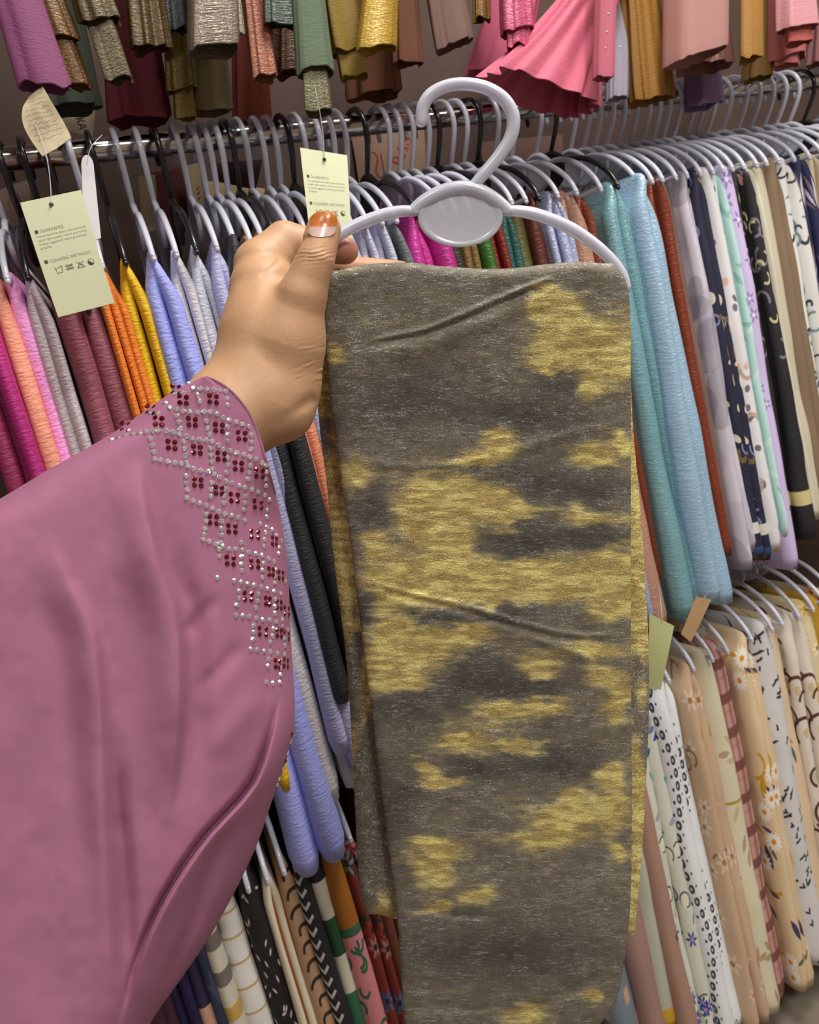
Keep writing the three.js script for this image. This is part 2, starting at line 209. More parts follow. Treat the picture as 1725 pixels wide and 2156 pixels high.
const PR = {
  navyFloral: (c, w, h) => { fill(c, w, h, '#1b1c36'); scatter(1, 70, w, h, (x, y, R) => { const k = R(); if (k < 0.35) dot(c, x, y, 5 + R() * 8, 4 + R() * 7, '#cfc7b4', R() * 3); else if (k < 0.6) curl(c, x, y, 6 + R() * 7, '#7e86c0', 4, R() * 6, 3.5); else if (k < 0.8) dot(c, x, y, 4, 6, '#d9d36a', R()); else curl(c, x, y, 10, '#6b5a32', 9, R() * 6, 3); }); c.fillStyle = '#cfcdc4'; c.fillRect(0, h * 0.90, w, h * 0.03); c.fillStyle = '#2d4a78'; c.fillRect(0, h * 0.965, w, h * 0.02); },
  whiteDots: (c, w, h) => { fill(c, w, h, '#dcdbe0'); scatter(2, 60, w, h, (x, y, R) => { dot(c, x, y, 4 + R() * 3, 5 + R() * 3, R() < 0.6 ? '#6d6678' : '#d8b79a', R() * 3); }); scatter(22, 10, w, h * 0.9, (x, y, R) => { curl(c, x, y, 16, '#b9a58f', 7, R() * 6, 3); }); },
  aqua: (c, w, h) => { fill(c, w, h, '#b9dcd9'); scatter(3, 60, w, h, (x, y, R) => leaf(c, x, y, 16 + R() * 12, 10, R() * 6, R() < 0.5 ? '#8fbfbd' : '#cfe6e2')); },
  lilacPrint: (c, w, h) => { fill(c, w, h, '#cbb9e4'); scatter(4, 46, w, h, (x, y, R) => flower(c, x, y, 9 + R() * 8, 5, '#8f7cb6', '#e8e2f0')); },
  blackFloral: (c, w, h) => { fill(c, w, h, '#1d1c20'); scatter(5, 90, w, h * 0.55, (x, y, R) => { const k = R(); const f = 1 - y / (h * 0.55); if (R() > f + 0.2) return; if (k < 0.3) curl(c, x, y, 8 + R() * 8, '#7a7480', 5, R() * 6, 3.6); else if (k < 0.55) leaf(c, x, y, 11, 8, R() * 6, '#3d3d44'); else if (k < 0.75) dot(c, x, y, 5, 7, '#d39a86', R()); else curl(c, x, y, 9, '#c8c08a', 5, R() * 6, 3); }); c.fillStyle = '#c9bd86'; c.fillRect(0, h * 0.86, w, h * 0.04); },
  bwSwirl: (c, w, h) => { fill(c, w, h, '#d9d9d6'); scatter(6, 80, w, h, (x, y, R) => curl(c, x, y, 6 + R() * 14, R() < 0.75 ? '#2b2d38' : '#6f8c9b', 3 + R() * 4, R() * 6, 2.6 + R() * 2)); },
  navyLeaf: (c, w, h) => { fill(c, w, h, '#20204a'); scatter(7, 12, w, h * 0.9, (x, y, R) => { const r0 = -1.9 + R() * 0.6; for (let k = -2; k < 3; k++) leaf(c, x + k * 9, y - Math.abs(k) * -8, 30, 7, r0 + k * 0.25, k % 2 ? '#c9c4cf' : '#7d6a78'); }); },
  silverShade: (c, w, h) => { fill(c, w, h, '#c9c4d2'); scatter(8, 26, w, h, (x, y, R) => { c.globalAlpha = 0.35; dot(c, x, y, 26 + R() * 30, 18 + R() * 30, R() < 0.5 ? '#6f6b78' : '#a5a1b2', R()); c.globalAlpha = 1; }); },
  tealFlower: (c, w, h) => { fill(c, w, h, '#d6d8cc'); scatter(9, 36, w, h * 0.42, (x, y, R) => { leaf(c, x, y, 15, 11, R() * 6, ['#1f6f9e', '#26a39a', '#6d7fa8', '#174a96', '#9aa3b4'][Math.floor(R() * 5)]); }); scatter(91, 26, w, h * 0.5, (x, y, R) => { y += h * 0.4; dot(c, x, y, 12, 17, '#e6e3cc'); curl(c, x, y, 13, '#4a4f5c', 3, R() * 6, 4.6); }); scatter(92, 22, w, h * 0.4, (x, y, R) => { flower(c, x, y + h * 0.62, 15, 6, R() < 0.7 ? '#2448a8' : '#3a7f86', '#c88aa0'); }); },
  whiteRings: (c, w, h) => { fill(c, w, h, '#e8edf3'); for (let k = 0; k < 4; k++) for (let i = 0; i < 30; i++) { const x = ((k * 0.25 + 0.05 + 0.035 * Math.sin(i * 0.5 + k)) * w), y = i / 30 * h + k * 9; dot(c, x, y, 6, 8, '#30343c'); dot(c, x + 1, y, 2.4, 3.4, '#c9ced4'); dot(c, x + 13, y + 5, 2.6, 3, '#30343c'); dot(c, x - 11, y - 6, 2, 2.4, '#4a4f58'); } },
  tanFloral: (c, w, h) => { fill(c, w, h, '#c9ac90'); scatter(11, 44, w, h, (x, y, R) => { if (R() < 0.6) flower(c, x, y, 14 + R() * 8, 6, '#ddc9b4', '#a8793f'); else curl(c, x, y, 13, '#94703f', 5, R() * 6, 3.4); }); },
  oliveCream: (c, w, h) => { fill(c, w, h, '#d9d2b8'); scatter(12, 30, w, h, (x, y, R) => leaf(c, x, y, 17, 12, R() * 6, R() < 0.5 ? '#b79a7a' : '#c7b68a')); c.fillStyle = '#b8962c'; c.fillRect(0, h * 0.4, w, 5); },
  pinkStripe: (c, w, h) => { fill(c, w, h, '#c1928c'); for (let k = 0; k < 22; k++) { c.fillStyle = k % 2 ? '#7c4a48' : '#b5837e'; c.fillRect(0, k * h / 22, w, h / 44 * (k % 2 ? 1.2 : 0.4)); } c.fillStyle = 'rgba(110,60,58,.45)'; for (let k = 0; k < 14; k++) c.fillRect(k * w / 14, 0, w / 30, h); },
  daisy: (c, w, h) => { fill(c, w, h, '#dcc4a0'); scatter(14, 20, w, h, (x, y, R) => curl(c, x, y, 24 + R() * 16, '#c99a2c', 6, R() * 6, 2.4)); scatter(141, 22, w, h, (x, y, R) => leaf(c, x, y, 15, 8, R() * 6, R() < 0.5 ? '#5b6a58' : '#4c4468')); scatter(143, 10, w, h, (x, y, R) => leaf(c, x, y, 24, 14, 1.2 + R(), R() < 0.6 ? '#c8951f' : '#3e3560')); scatter(142, 16, w, h, (x, y, R) => { flower(c, x, y, 19, 12, '#ece8dc', '#e28a1c'); }); },
  bwScript: (c, w, h) => { fill(c, w, h, '#d4d3d6'); scatter(15, 150, w, h, (x, y, R) => { c.strokeStyle = '#26262c'; c.lineWidth = 4; c.beginPath(); c.moveTo(x, y); c.lineTo(x + 14 * (R() - 0.5), y + 16 * (R() - 0.3)); c.lineTo(x + 18 * R(), y + 8); c.stroke(); }); },
  brownScroll: (c, w, h) => { fill(c, w, h, '#ded5ca'); scatter(16, 40, w, h, (x, y, R) => { curl(c, x, y, 12 + R() * 16, '#5a3230', 6, R() * 6, 3.5); if (R() < 0.5) dot(c, x, y, 8, 9, '#cdb98c'); }); },
  yellowFloral: (c, w, h) => { fill(c, w, h, '#d6c9a2'); scatter(17, 46, w, h, (x, y, R) => flower(c, x, y, 15, 7, R() < 0.6 ? '#c9a64a' : '#efe6cc', '#8a6a2a')); },
  redFloral: (c, w, h) => { fill(c, w, h, '#c7b6a2'); scatter(18, 46, w, h, (x, y, R) => flower(c, x, y, 13 + R() * 8, 6, ['#a5221c', '#3a3540', '#d8cdb8'][Math.floor(R() * 3)], '#e0c070')); },
  greyYellow: (c, w, h) => { fill(c, w, h, '#d3cebd'); for (let k = 0; k < 14; k++) { c.fillStyle = k % 3 ? '#77706a' : '#c4a254'; c.fillRect(0, k * h / 14, w, h / 34); } },
  whiteGrey: (c, w, h) => { fill(c, w, h, '#dfdedb'); for (let k = 0; k < 20; k++) { c.strokeStyle = k < 11 ? 'rgba(184,150,80,.8)' : 'rgba(150,150,152,.7)'; c.lineWidth = 3; c.beginPath(); c.moveTo(0, k * h / 20); c.bezierCurveTo(w * 0.3, k * h / 20 + 18, w * 0.6, k * h / 20 - 16, w, k * h / 20); c.stroke(); } },
  blackLeaf: (c, w, h) => { fill(c, w, h, '#1b1517'); scatter(20, 120, w, h * 0.46, (x, y, R) => leaf(c, x, y, 6, 4, R() * 6, '#cfcac6')); },
  creamBrown: (c, w, h) => { fill(c, w, h, '#d6ceb9'); for (let k = 0; k < 4; k++) { c.strokeStyle = '#8d4a22'; c.lineWidth = 11; c.beginPath(); c.moveTo(w * (0.2 + 0.25 * k), 0); c.bezierCurveTo(w * (0.26 + 0.25 * k), h * 0.2, w * (0.18 + 0.25 * k), h * 0.3, w * (0.24 + 0.25 * k), h * 0.55); c.stroke(); } },
  tanFeather: (c, w, h) => { fill(c, w, h, '#ab8a6c'); for (let k = 0; k < 4; k++) for (let i = 0; i < 26; i++) { const x = w * (0.2 + 0.25 * k), y = i * h / 26; c.strokeStyle = '#2a1e1a'; c.lineWidth = 5; c.beginPath(); c.moveTo(x, y); c.quadraticCurveTo(x + 22, y - 9, x + 20 + (i % 4) * 3, y + 9); c.stroke(); } },
  zebra: (c, w, h) => { fill(c, w, h, '#1c1d22'); for (let k = 0; k < 8; k++) for (let i = 0; i < 36; i++) { const x = w * (k / 8), y = i * h / 36; c.strokeStyle = '#c7c9ca'; c.lineWidth = 5; c.beginPath(); c.moveTo(x, y); c.lineTo(x + 12, y + 9); c.lineTo(x + 24, y - 2); c.stroke(); } },
  blocks: (c, w, h) => { const cs = ['#141a36', '#d9d6c4', '#1f5236', '#d9d6c4', '#2f6b4c', '#2f6b4c', '#d9d6c4', '#141a36', '#d9d6c4', '#d6a520', '#222a44', '#222a44']; cs.forEach((k, i) => { c.fillStyle = k; c.fillRect(0, i * h / 12, w, h / 12 + 1); }); scatter(26, 60, w, h * 0.16, (x, y, R) => curl(c, x, y + h * 0.84, 6, '#c9ccd2', 3, R() * 6, 3)); },
  pinkBlue: (c, w, h) => { fill(c, w, h, '#a8691c'); c.fillStyle = '#3b6b54'; c.fillRect(0, h * 0.2, w, h); c.fillStyle = '#e08f98'; c.fillRect(0, h * 0.22, w, h * 0.32); scatter(27, 30, w, h * 0.3, (x, y, R) => curl(c, x, y + h * 0.24, 10, '#2f6a48', 5, R() * 6, 3)); c.fillStyle = '#2e7fd0'; c.fillRect(0, h * 0.62, w, h * 0.4); scatter(28, 50, w, h * 0.4, (x, y, R) => curl(c, x, y + h * 0.6, 12, R() < 0.5 ? '#2c6a80' : '#57a2e8', 6, R() * 6, 3)); },
  multiRed: (c, w, h) => { fill(c, w, h, '#7c2a22'); scatter(29, 110, w, h, (x, y, R) => flower(c, x, y, 12 + R() * 9, 6, ['#9a2f24', '#4a6a54', '#8b8f9c', '#3a6fb4', '#c77a80', '#3a2c28'][Math.floor(R() * 6)], '#2a2424')); },
  slatePeach: (c, w, h) => { fill(c, w, h, '#75838f'); scatter(30, 24, w, h, (x, y, R) => { c.fillStyle = R() < 0.5 ? '#caa08a' : '#4c2f34'; c.fillRect(x, y, 20, 26); }); },
  greyHem: (c, w, h) => { fill(c, w, h, '#bcbdaf'); c.fillStyle = '#d0a32c'; c.fillRect(0, h * 0.93, w, h * 0.07); c.fillStyle = '#8a7448'; c.fillRect(0, 0, w * 0.1, h); },
  mauveDot: (c, w, h) => { fill(c, w, h, '#a98676'); scatter(32, 20, w, h, (x, y) => dot(c, x, y, 6, 7, '#3c2c28')); },
  mauvePrint: (c, w, h) => { fill(c, w, h, '#a3817a'); scatter(33, 40, w, h * 0.2, (x, y, R) => dot(c, x, y, 4, 5, '#4a3a3a')); },
  purpleNavy: (c, w, h) => { fill(c, w, h, '#1d1444'); scatter(34, 30, w, h, (x, y, R) => leaf(c, x, y, 22, 14, R() * 6, R() < 0.5 ? '#2c1c5c' : '#171a3c')); },
  peachIndigo: (c, w, h) => { fill(c, w, h, '#2c2446'); c.fillStyle = '#c79c86'; c.fillRect(0, h * 0.2, w, h * 0.5); },
  navyGrey: (c, w, h) => { fill(c, w, h, '#343b58'); scatter(36, 40, w, h, (x, y, R) => leaf(c, x, y, 18, 8, R() * 6, '#4b5270')); },
  orangeLeaf: (c, w, h) => { fill(c, w, h, '#dcc5a4'); scatter(37, 40, w, h, (x, y, R) => leaf(c, x, y, 17, 9, R() * 6, ['#4e5d52', '#c9772c', '#b59258'][Math.floor(R() * 3)])); },
};
const pcache = {}; const pr = (k) => pcache[k] ??= printed(PR[k], 384, 640, k === 'silverShade' ? 0.4 : 0.7);

// ---------------------------------------------------------------- the upper row of scarves: [pixel column of the front ridge at its top, short name, cloth, folds, hanger, length]
const B = 'black', M = 'milky';
const UP = [
  [-95, 'plum red scarf at the far left edge', cloth('#8f2a55'), 2, M, 0.74], [-62, 'deep magenta scarf at the left edge', cloth('#b82a80'), 1, M, 0.76], [-28, 'salmon peach scarf', cloth('#f0a088'), 1, M, 0.75], [8, 'bubblegum pink scarf', cloth('#f3a0e0'), 1, M, 0.75],
  [50, 'pale pinkish grey scarf', cloth('#beb2ba'), 2, B, 0.74], [103, 'tall dusty maroon scarf', cloth('#8f4c5c'), 1, B, 0.74], [152, 'lower dusty maroon scarf beside the orange one', cloth('#8d4e5c'), 1, B, 0.70, -0.04], [207, 'orange pleated scarf', cloth('#dd7a26'), 3, M, 0.68],
  [256, 'bright yellow scarf', cloth('#dfb312'), 2, B, 0.68], [315, 'periwinkle blue scarf', cloth('#9ea6ee'), 2, M, 0.83, 0, { bell: 1.5, wide: 1.1, front: 0.012 }], [364, 'silver white scarf', cloth('#cac6cc'), 2, M, 0.77, 0, { bell: 0.6 }], [406, 'icy white scarf', cloth('#bfc2d2'), 2, B, 0.74, 0, { bell: 0.5 }],
  [449, 'pale lavender scarf', cloth('#b4b6e0'), 2, M, 0.70, 0, { bell: 0.9, wide: 1.1, front: 0.012 }], [488, 'charcoal black scarf', cloth('#2b2b31'), 2, M, 0.62, 0, { bell: 1.3, wide: 1.3, front: 0.03 }], [520, 'small peach scarf behind the fist', cloth('#e0a183'), 2, M, 0.66], [545, 'salmon orange scarf behind the hand', cloth('#d98766'), 1, M, 0.66],
  [572, 'baby blue scarf behind the hand', cloth('#94abd6'), 2, B, 0.66], [604, 'soft grey scarf behind the hand', cloth('#9a9ba4'), 2, M, 0.66], [636, 'mauve scarf behind the hand', cloth('#8a7590'), 2, M, 0.66], [668, 'ivory scarf behind the hand', cloth('#c9c4b8'), 2, M, 0.66], [700, 'dove grey scarf behind the thumb', cloth('#a9a9b4'), 2, B, 0.66], [733, 'pearl white scarf right of the thumb', cloth('#c4c4d4'), 2, M, 0.66],
  [765, 'whitish lavender scarf left of the slate grey one', cloth('#b9b9d4'), 2, M, 0.68], [796, 'bluish white scarf under the tag', cloth('#b4b8d0'), 2, M, 0.68], [826, 'slate grey scarf', cloth('#62666a'), 2, M, 0.68], [872, 'bright magenta scarf', cloth('#b42a86', 'glit'), 2, B, 0.68],
  [925, 'dark magenta scarf under the oval', cloth('#9c2274', 'glit'), 1, M, 0.68], [951, 'black and gold glitter scarf', cloth('#2c2620', 'gold'), 1, M, 0.68], [980, 'bronze glitter scarf', cloth('#6e5a34', 'gold'), 2, M, 0.68], [1012, 'bright green glitter scarf', cloth('#2e5a22', 'gold'), 1, M, 0.68], [1036, 'ruby red glitter scarf', cloth('#6e1c1c', 'gold'), 2, B, 0.68],
  [1068, 'dark teal glitter scarf', cloth('#22504e', 'gold'), 2, M, 0.68], [1098, 'olive glitter scarf', cloth('#55502c', 'gold'), 1, M, 0.68], [1126, 'dark maroon glitter scarf', cloth('#4e201e', 'gold'), 2, B, 0.68], [1165, 'silvery blue shiny scarf', cloth('#9aa2c8', 'glit'), 3, M, 0.68], [1205, 'rosy tan shimmering scarf', cloth('#b08474', 'gold'), 2, M, 0.71, 0, { bell: 0.8, front: 0.0 }], [1256, 'copper maroon glitter scarf', cloth('#86422f', 'gold'), 2, M, 0.66, 0, { bell: -0.3, front: -0.03 }],
  [1292, 'teal blue shimmering scarf', cloth('#6f9aa6', 'gold'), 2, B, 0.71, 0, { bell: 0.8, front: 0.006, wide: 1.15 }], [1333, 'light blue shimmering scarf', cloth('#92b4d2', 'glit'), 2, M, 0.71, 0, { bell: 0.8, front: 0.03, wide: 1.1 }], [1364, 'thin olive gold scarf', cloth('#a7a06c', 'gold'), 1, M, 0.68], [1386, 'rust red glitter scarf', cloth('#74301e', 'gold'), 2, M, 0.66], [1414, 'taupe brown scarf', cloth('#7a6560', 'satin'), 1, M, 0.62], [1438, 'silver and charcoal shaded scarf', pr('silverShade'), 2, M, 0.67, 0, { bell: 0.7, front: 0.008 }],
  [1466, 'navy floral scarf with pale hem', pr('navyFloral'), 2, M, 0.69, 0, { bell: 0.6 }], [1492, 'white spotted scarf', pr('whiteDots'), 1, M, 0.66], [1514, 'pale aqua leaf scarf', pr('aqua'), 2, M, 0.66], [1534, 'lilac flowered scarf', pr('lilacPrint'), 1, M, 0.72], [1558, 'black scarf with paisley shoulder and gold hem', pr('blackFloral'), 2, M, 0.66, 0, { bell: 1.0, front: 0.01 }],
  [1585, 'ivory satin scarf', cloth('#cfcabb', 'satin'), 2, M, 0.64], [1606, 'cream satin scarf beside the brown one', cloth('#c4bda6', 'satin'), 1, M, 0.64], [1632, 'camel brown scarf', cloth('#7f6a54', 'plain'), 2, M, 0.64], [1664, 'white scarf with black swirls', pr('bwSwirl'), 2, M, 0.64], [1696, 'navy scarf with white leaf sprays', pr('navyLeaf'), 2, M, 0.66], [1724, 'beige scarf at the right edge', cloth('#b8a98e', 'satin'), 2, M, 0.64], [1752, 'dark brown scarf at the right edge', cloth('#4a3a32', 'plain'), 2, M, 0.66], [1780, 'black scarf beyond the right edge', cloth('#222224', 'plain'), 2, M, 0.66], [1808, 'grey scarf beyond the right edge', cloth('#7c7c84', 'plain'), 2, M, 0.66], [1838, 'olive scarf beyond the right edge', cloth('#6a6644', 'plain'), 2, B, 0.66], [1870, 'ivory scarf beyond the right edge', cloth('#c4bfb0', 'plain'), 2, M, 0.66], [1905, 'teal scarf beyond the right edge', cloth('#3f6a70', 'plain'), 2, M, 0.66], [1945, 'plum scarf beyond the right edge', cloth('#5c3450', 'plain'), 2, B, 0.66],
];
function row(list, rail, word, zf = 0.14, seed0 = 1) {
  const xs = list.map(([px, , , , , , , o]) => (o?.at ? onZ(px, o.at, zf).x : xForPx(px, rail - 0.152, zf)));
  list.forEach(([px, short, mat, folds, hang, L, dy = 0, o = {}], i) => {
    const gl = i ? xs[i] - xs[i - 1] : 0.05, gr = i < xs.length - 1 ? xs[i + 1] - xs[i] : 0.05, hw = clamp((gl + gr) * 0.26, 0.006, 0.034);
    const R = rng(seed0 + i), yaw = -0.17 * (1 - smooth(200, 1300, px)) + (R() - 0.5) * 0.04;
    hangScarf({ rail, x: xs[i] - Math.sin(yaw) * 0.14, hw: hw * (o.wide ?? 1), front: o.front ?? 0, L, mat, folds, seed: seed0 + i, short, label: `${short} hanging on the ${word} rail`, group: `scarves on the ${word} rail`, hgroup: `hangers on the ${word} rail`, hanger: hang, yaw, dy, bell: o.bell ?? 0.25, zr: rail === RAIL_LOW ? -0.022 : 0 });
  });
}
row(UP, RAIL, 'upper', 0.14, 100);
const at = { at: 2000 };
const LOW = [
  [290, 'plain plum scarf behind the sleeve', cloth('#4a2438', 'plain'), 2, M, 0.74, 0, at], [345, 'deep violet velvet scarf', pr('purpleNavy'), 2, M, 0.74, 0, at], [392, 'peach and indigo scarf', pr('peachIndigo'), 1, M, 0.74, 0, at], [422, 'navy grey leaf scarf', pr('navyGrey'), 1, B, 0.74, 0, at], [450, 'grey, white and yellow banded scarf', pr('greyYellow'), 1, M, 0.74, 0, at], [500, 'white scarf with grey wavy lines', pr('whiteGrey'), 1, M, 0.76, 0, at], [562, 'black scarf with small white leaves', pr('blackLeaf'), 1, M, 0.76, 0, at], [607, 'cream scarf with brown stripes', pr('creamBrown'), 2, M, 0.74, 0, at], [646, 'tan scarf with black feather strokes', pr('tanFeather'), 1, M, 0.74, 0, at], [681, 'black and white zigzag scarf', pr('zebra'), 1, B, 0.74, 0, at], [712, 'navy, white and green block scarf', pr('blocks'), 1, M, 0.74, 0, at], [752, 'pink, green and blue flowered scarf', pr('pinkBlue'), 1, M, 0.74, 0, at], [800, 'dark red and grey flowered scarf', pr('multiRed'), 2, M, 0.72, 0, at], [850, 'rust brown scarf behind the held one', cloth('#6a3420', 'plain'), 2, M, 0.72, 0, at],
  [900, 'dark red scarf behind the held one', cloth('#5a2420', 'plain'), 2, M, 0.72, 0, at], [960, 'grey scarf behind the held one', cloth('#77787c', 'plain'), 2, M, 0.72, 0, at], [1020, 'beige scarf behind the held one', cloth('#a8977c', 'plain'), 2, M, 0.72, 0, at], [1100, 'blue scarf behind the held one', cloth('#40557c', 'plain'), 2, M, 0.72, 0, at], [1200, 'olive scarf behind the held one', cloth('#6c6840', 'plain'), 2, M, 0.72, 0, at],
  [1300, 'slate blue scarf with peach squares', pr('slatePeach'), 1, M, 0.74, 0, at], [1352, 'dusty mauve scarf', pr('mauvePrint'), 1, M, 0.74, 0, at], [1392, 'grey green scarf with mustard hem', pr('greyHem'), 1, M, 0.66, 0, at], [1420, 'mauve brown scarf with dark dots', pr('mauveDot'), 1, M, 0.66, 0, at], [1462, 'white scarf with teal and blue flowers', pr('tealFlower'), 2, M, 0.74, 0, at], [1512, 'white scarf with black rings', pr('whiteRings'), 2, M, 0.74, 0, at],
  [1452, 'tan flowered scarf', pr('tanFloral'), 2, M, 0.74], [1492, 'olive cream leaf scarf', pr('oliveCream'), 1, M, 0.74], [1524, 'pink and maroon striped scarf', pr('pinkStripe'), 1, M, 0.74], [1575, 'beige scarf with daisies and mustard leaves', pr('daisy'), 2, M, 0.76], [1618, 'black and white script scarf', pr('bwScript'), 1, M, 0.74], [1640, 'beige scarf with orange leaves', pr('orangeLeaf'), 1, M, 0.74], [1674, 'white scarf with brown scrolls', pr('brownScroll'), 2, M, 0.74], [1704, 'yellow flowered scarf', pr('yellowFloral'), 1, M, 0.72], [1728, 'mustard scarf at the right edge', cloth('#b8902c', 'plain'), 1, M, 0.72], [1752, 'red flowered scarf at the right edge', pr('redFloral'), 2, M, 0.72],
];
row(LOW, RAIL_LOW, 'lower', 0.118, 300);

// ---------------------------------------------------------------- the topmost row: gathered scarf ends hanging above the rail
// open-ended gathered cloth: from the top point to the hem; cross-section half widths rx, rz; n pleats
function gatherGeo({ top, bot, rx, rz, n = 7, amp = 0.17, seed = 1, taper = 0.6, slant = 0, turn = 0.05, square = 0 }) {
  const R = rng(seed), ph = R() * 10, twist = square ? 0 : (R() - 0.5) * 1.4, NT = 96, NO = 26, NI = 6, rows = NO + 2 + NI + 1, axis = bot.clone().sub(top), L = axis.length();
  const ax = axis.clone().normalize(), xh = V(1, 0, 0), zh = V(0, 0, 1);
  return grid(rows, NT, (i, j) => {
    const th = i / NT * TAU; let t, k = 1;
    if (j <= NO) t = j / NO; else if (j <= NO + 2) { t = 1 + 0.002 * (j - NO); k = 1 - 0.015 * (j - NO) / rx * 0.08; } else { t = 1 - (j - NO - 2) * turn / L; k = 0.93; if (j === rows - 1) k = 0.02; }
    const w = Math.pow(clamp(t), 1.4), e = lerp(taper, 1, w) * (1 + (square ? 0.05 : 0.22) * (fbm(t * 4 + ph, 7, seed + 11, 2) - 0.4)), tw = twist * (1 - clamp(t));
    const pl = 1 + amp * (0.35 + 0.65 * w) * (Math.sin(n * th + ph + 1.5 * fbm(t * 2, th, seed, 2)) * 0.6 + (fbm(Math.cos(th) * 2.2 + ph, Math.sin(th) * 2.2 + t * 1.3, seed + 3, 3) - 0.45) * 2.2);
    const c = Math.cos(th), s = Math.sin(th), q = square ? 0.45 : 0.85;
    const x = rx * e * pl * k * Math.sign(c) * Math.pow(Math.abs(c), q), z = rz * e * pl * k * Math.sign(s) * Math.pow(Math.abs(s), q);
    const p = top.clone().addScaledVector(axis, t).addScaledVector(xh, x * Math.cos(tw) - z * Math.sin(tw)).addScaledVector(zh, x * Math.sin(tw) + z * Math.cos(tw));
    p.y += (slant * x + 0.016 * (fbm(c * 1.3 + ph, s * 1.3, seed + 7, 2) - 0.5)) * w;
    return [p.x, p.y, p.z, i / NT, 1 - t];
  }, { wrapU: true });
}
// [name, label, [top pixel], [hem pixel], half width in pixels, plane z, cloth, extra]
function gathered(label, [tx, ty], [bx, by], hwpx, z, mat, o = {}) {
  const bot = onZ(bx, by, z), a = onZ(tx, ty, z), dir = a.clone().sub(bot); const top = bot.clone().addScaledVector(dir, Math.max(0.42, dir.length() + 0.2) / dir.length());
  const d = pxOf(bot)[2], rx = hwpx / F * d;
  const t = thing('gathered_scarf', label, 'scarf', 'gathered scarf ends of the topmost row');
  part('outer_fold', gatherGeo({ top, bot, rx, rz: Math.min(rx, 0.05) * (o.flat ?? 0.6), seed: o.seed ?? Math.round(bx), ...o }), mat, t);
  if (o.inner) { const b2 = bot.clone().addScaledVector(dir.clone().normalize(), -o.inner); part('inner_fold', gatherGeo({ top, bot: b2, rx: rx * 0.72, rz: Math.min(rx, 0.05) * 0.35, n: 4, amp: 0.16, seed: (o.seed ?? Math.round(bx)) + 50 }), o.innerMat ?? mat, t); }
  return t;
}
const g = gathered;
g('plum purple scarf end with a crumpled cloth label, leftmost in front', [25, -40], [95, 178], 56, 0.20, cloth('#7b3c66', 'soft'), { amp: 0.1, n: 5, slant: -0.1 });
g('brown gold scarf end right of the plum purple one', [85, -40], [128, 80], 38, 0.14, cloth('#5f421e', 'gold'), { inner: 0.05 });
g('dark olive brown looped scarf end at the upper left', [185, -40], [212, 45], 40, 0.16, cloth('#433921', 'gold'), { inner: 0.06 });
g('very dark green scarf end under the plum purple one', [110, -20], [150, 225], 60, 0.03, cloth('#3a4236', 'plain'), {});
g('dark wine red long scarf end', [265, -40], [300, 252], 62, 0.02, cloth('#6a2032', 'plain'), { n: 6 });
g('dark golden brown narrow scarf end', [300, -40], [318, 98], 42, 0.12, cloth('#463418', 'gold'), { n: 9, amp: 0.2 });
g('shiny dark gold scarf end below the golden brown one', [365, -30], [385, 190], 32, 0.06, cloth('#5f4b14', 'gold'), { inner: 0.03 });
g('dark slate scarf end left of the taupe one', [362, -40], [372, 60], 24, 0.10, cloth('#262c30', 'glit'), {});
g('taupe brown glitter scarf end with a diagonal fold', [445, -60], [447, 104], 54, 0.18, cloth('#64584b', 'glit'), { square: 1, amp: 0.07, n: 3, taper: 0.85 });
g('tan olive scarf end hanging below the taupe one', [425, -10], [448, 232], 42, 0.05, cloth('#5f5131', 'plain'), { n: 5, amp: 0.24 });
g('thin silver white scarf end', [503, -40], [510, 66], 14, 0.15, cloth('#a79b88', 'glit'), {});
g('rust red scarf end hanging deep behind', [520, -20], [530, 262], 44, -0.02, cloth('#7c3224', 'plain'), {});
g('rose copper glitter scarf end', [530, -40], [556, 158], 27, 0.16, cloth('#804b3b', 'gold'), { amp: 0.12 });
g('dark green grey glitter scarf end', [590, -40], [592, 50], 40, 0.17, cloth('#323f37', 'glit'), { square: 1, amp: 0.08, taper: 0.9 });
g('brown rust scarf end below the green grey one', [600, -10], [600, 152], 34, 0.08, cloth('#4b2a1b', 'gold'), {});
g('sage green hollow scarf end above the small guarantee tag', [645, -40], [664, 150], 44, 0.18, cloth('#52634d', 'soft'), { amp: 0.08, n: 4, inner: 0.045, innerMat: cloth('#504e35', 'gold') });
g('olive yellow looped scarf end', [705, -40], [735, 105], 46, 0.12, cloth('#7d6413', 'soft'), { n: 5, amp: 0.22, inner: 0.03 });
g('mustard yellow scarf end with gold hem', [805, -60], [792, 100], 44, 0.17, cloth('#977a25', 'gold'), { n: 4, amp: 0.08, inner: -0.025 });
g('dark rust brown scarf end behind the mustard one', [770, 0], [790, 200], 58, 0.02, cloth('#70442e', 'plain'), {});
g('reddish brown scarf end right of the mustard one', [850, -40], [858, 130], 34, 0.10, cloth('#5f3523', 'plain'), {});
g('dull mauve scarf end left of the pink pleats', [930, -40], [955, 92], 46, 0.12, cloth('#6e554d', 'plain'), { n: 4, amp: 0.18, slant: 0.2 });
g('small dark gold scarf end at the top', [1012, -40], [1014, 38], 22, 0.11, cloth('#664610', 'gold'), {});
g('bright pink rolled scarf end with glitter', [1085, -50], [1090, 62], 40, 0.17, cloth('#ab4364', 'glit'), { inner: 0.02, amp: 0.1 });
g('pink scarf end tucked behind the pleats', [1090, -40], [1040, 150], 76, 0.03, cloth('#c05c78', 'plain'), { n: 7 });
g('large pink pleated scarf end flaring like a skirt', [1275, -60], [1135, 196], 126, 0.16, cloth('#bf5c76', 'soft'), { n: 15, amp: 0.13, taper: 0.3, slant: -0.36, flat: 0.75 });
g('flat pink scarf end with small studs', [1276, -40], [1270, 162], 24, 0.22, cloth('#b55f74', 'plain'), { square: 1, amp: 0.04, taper: 0.95 });
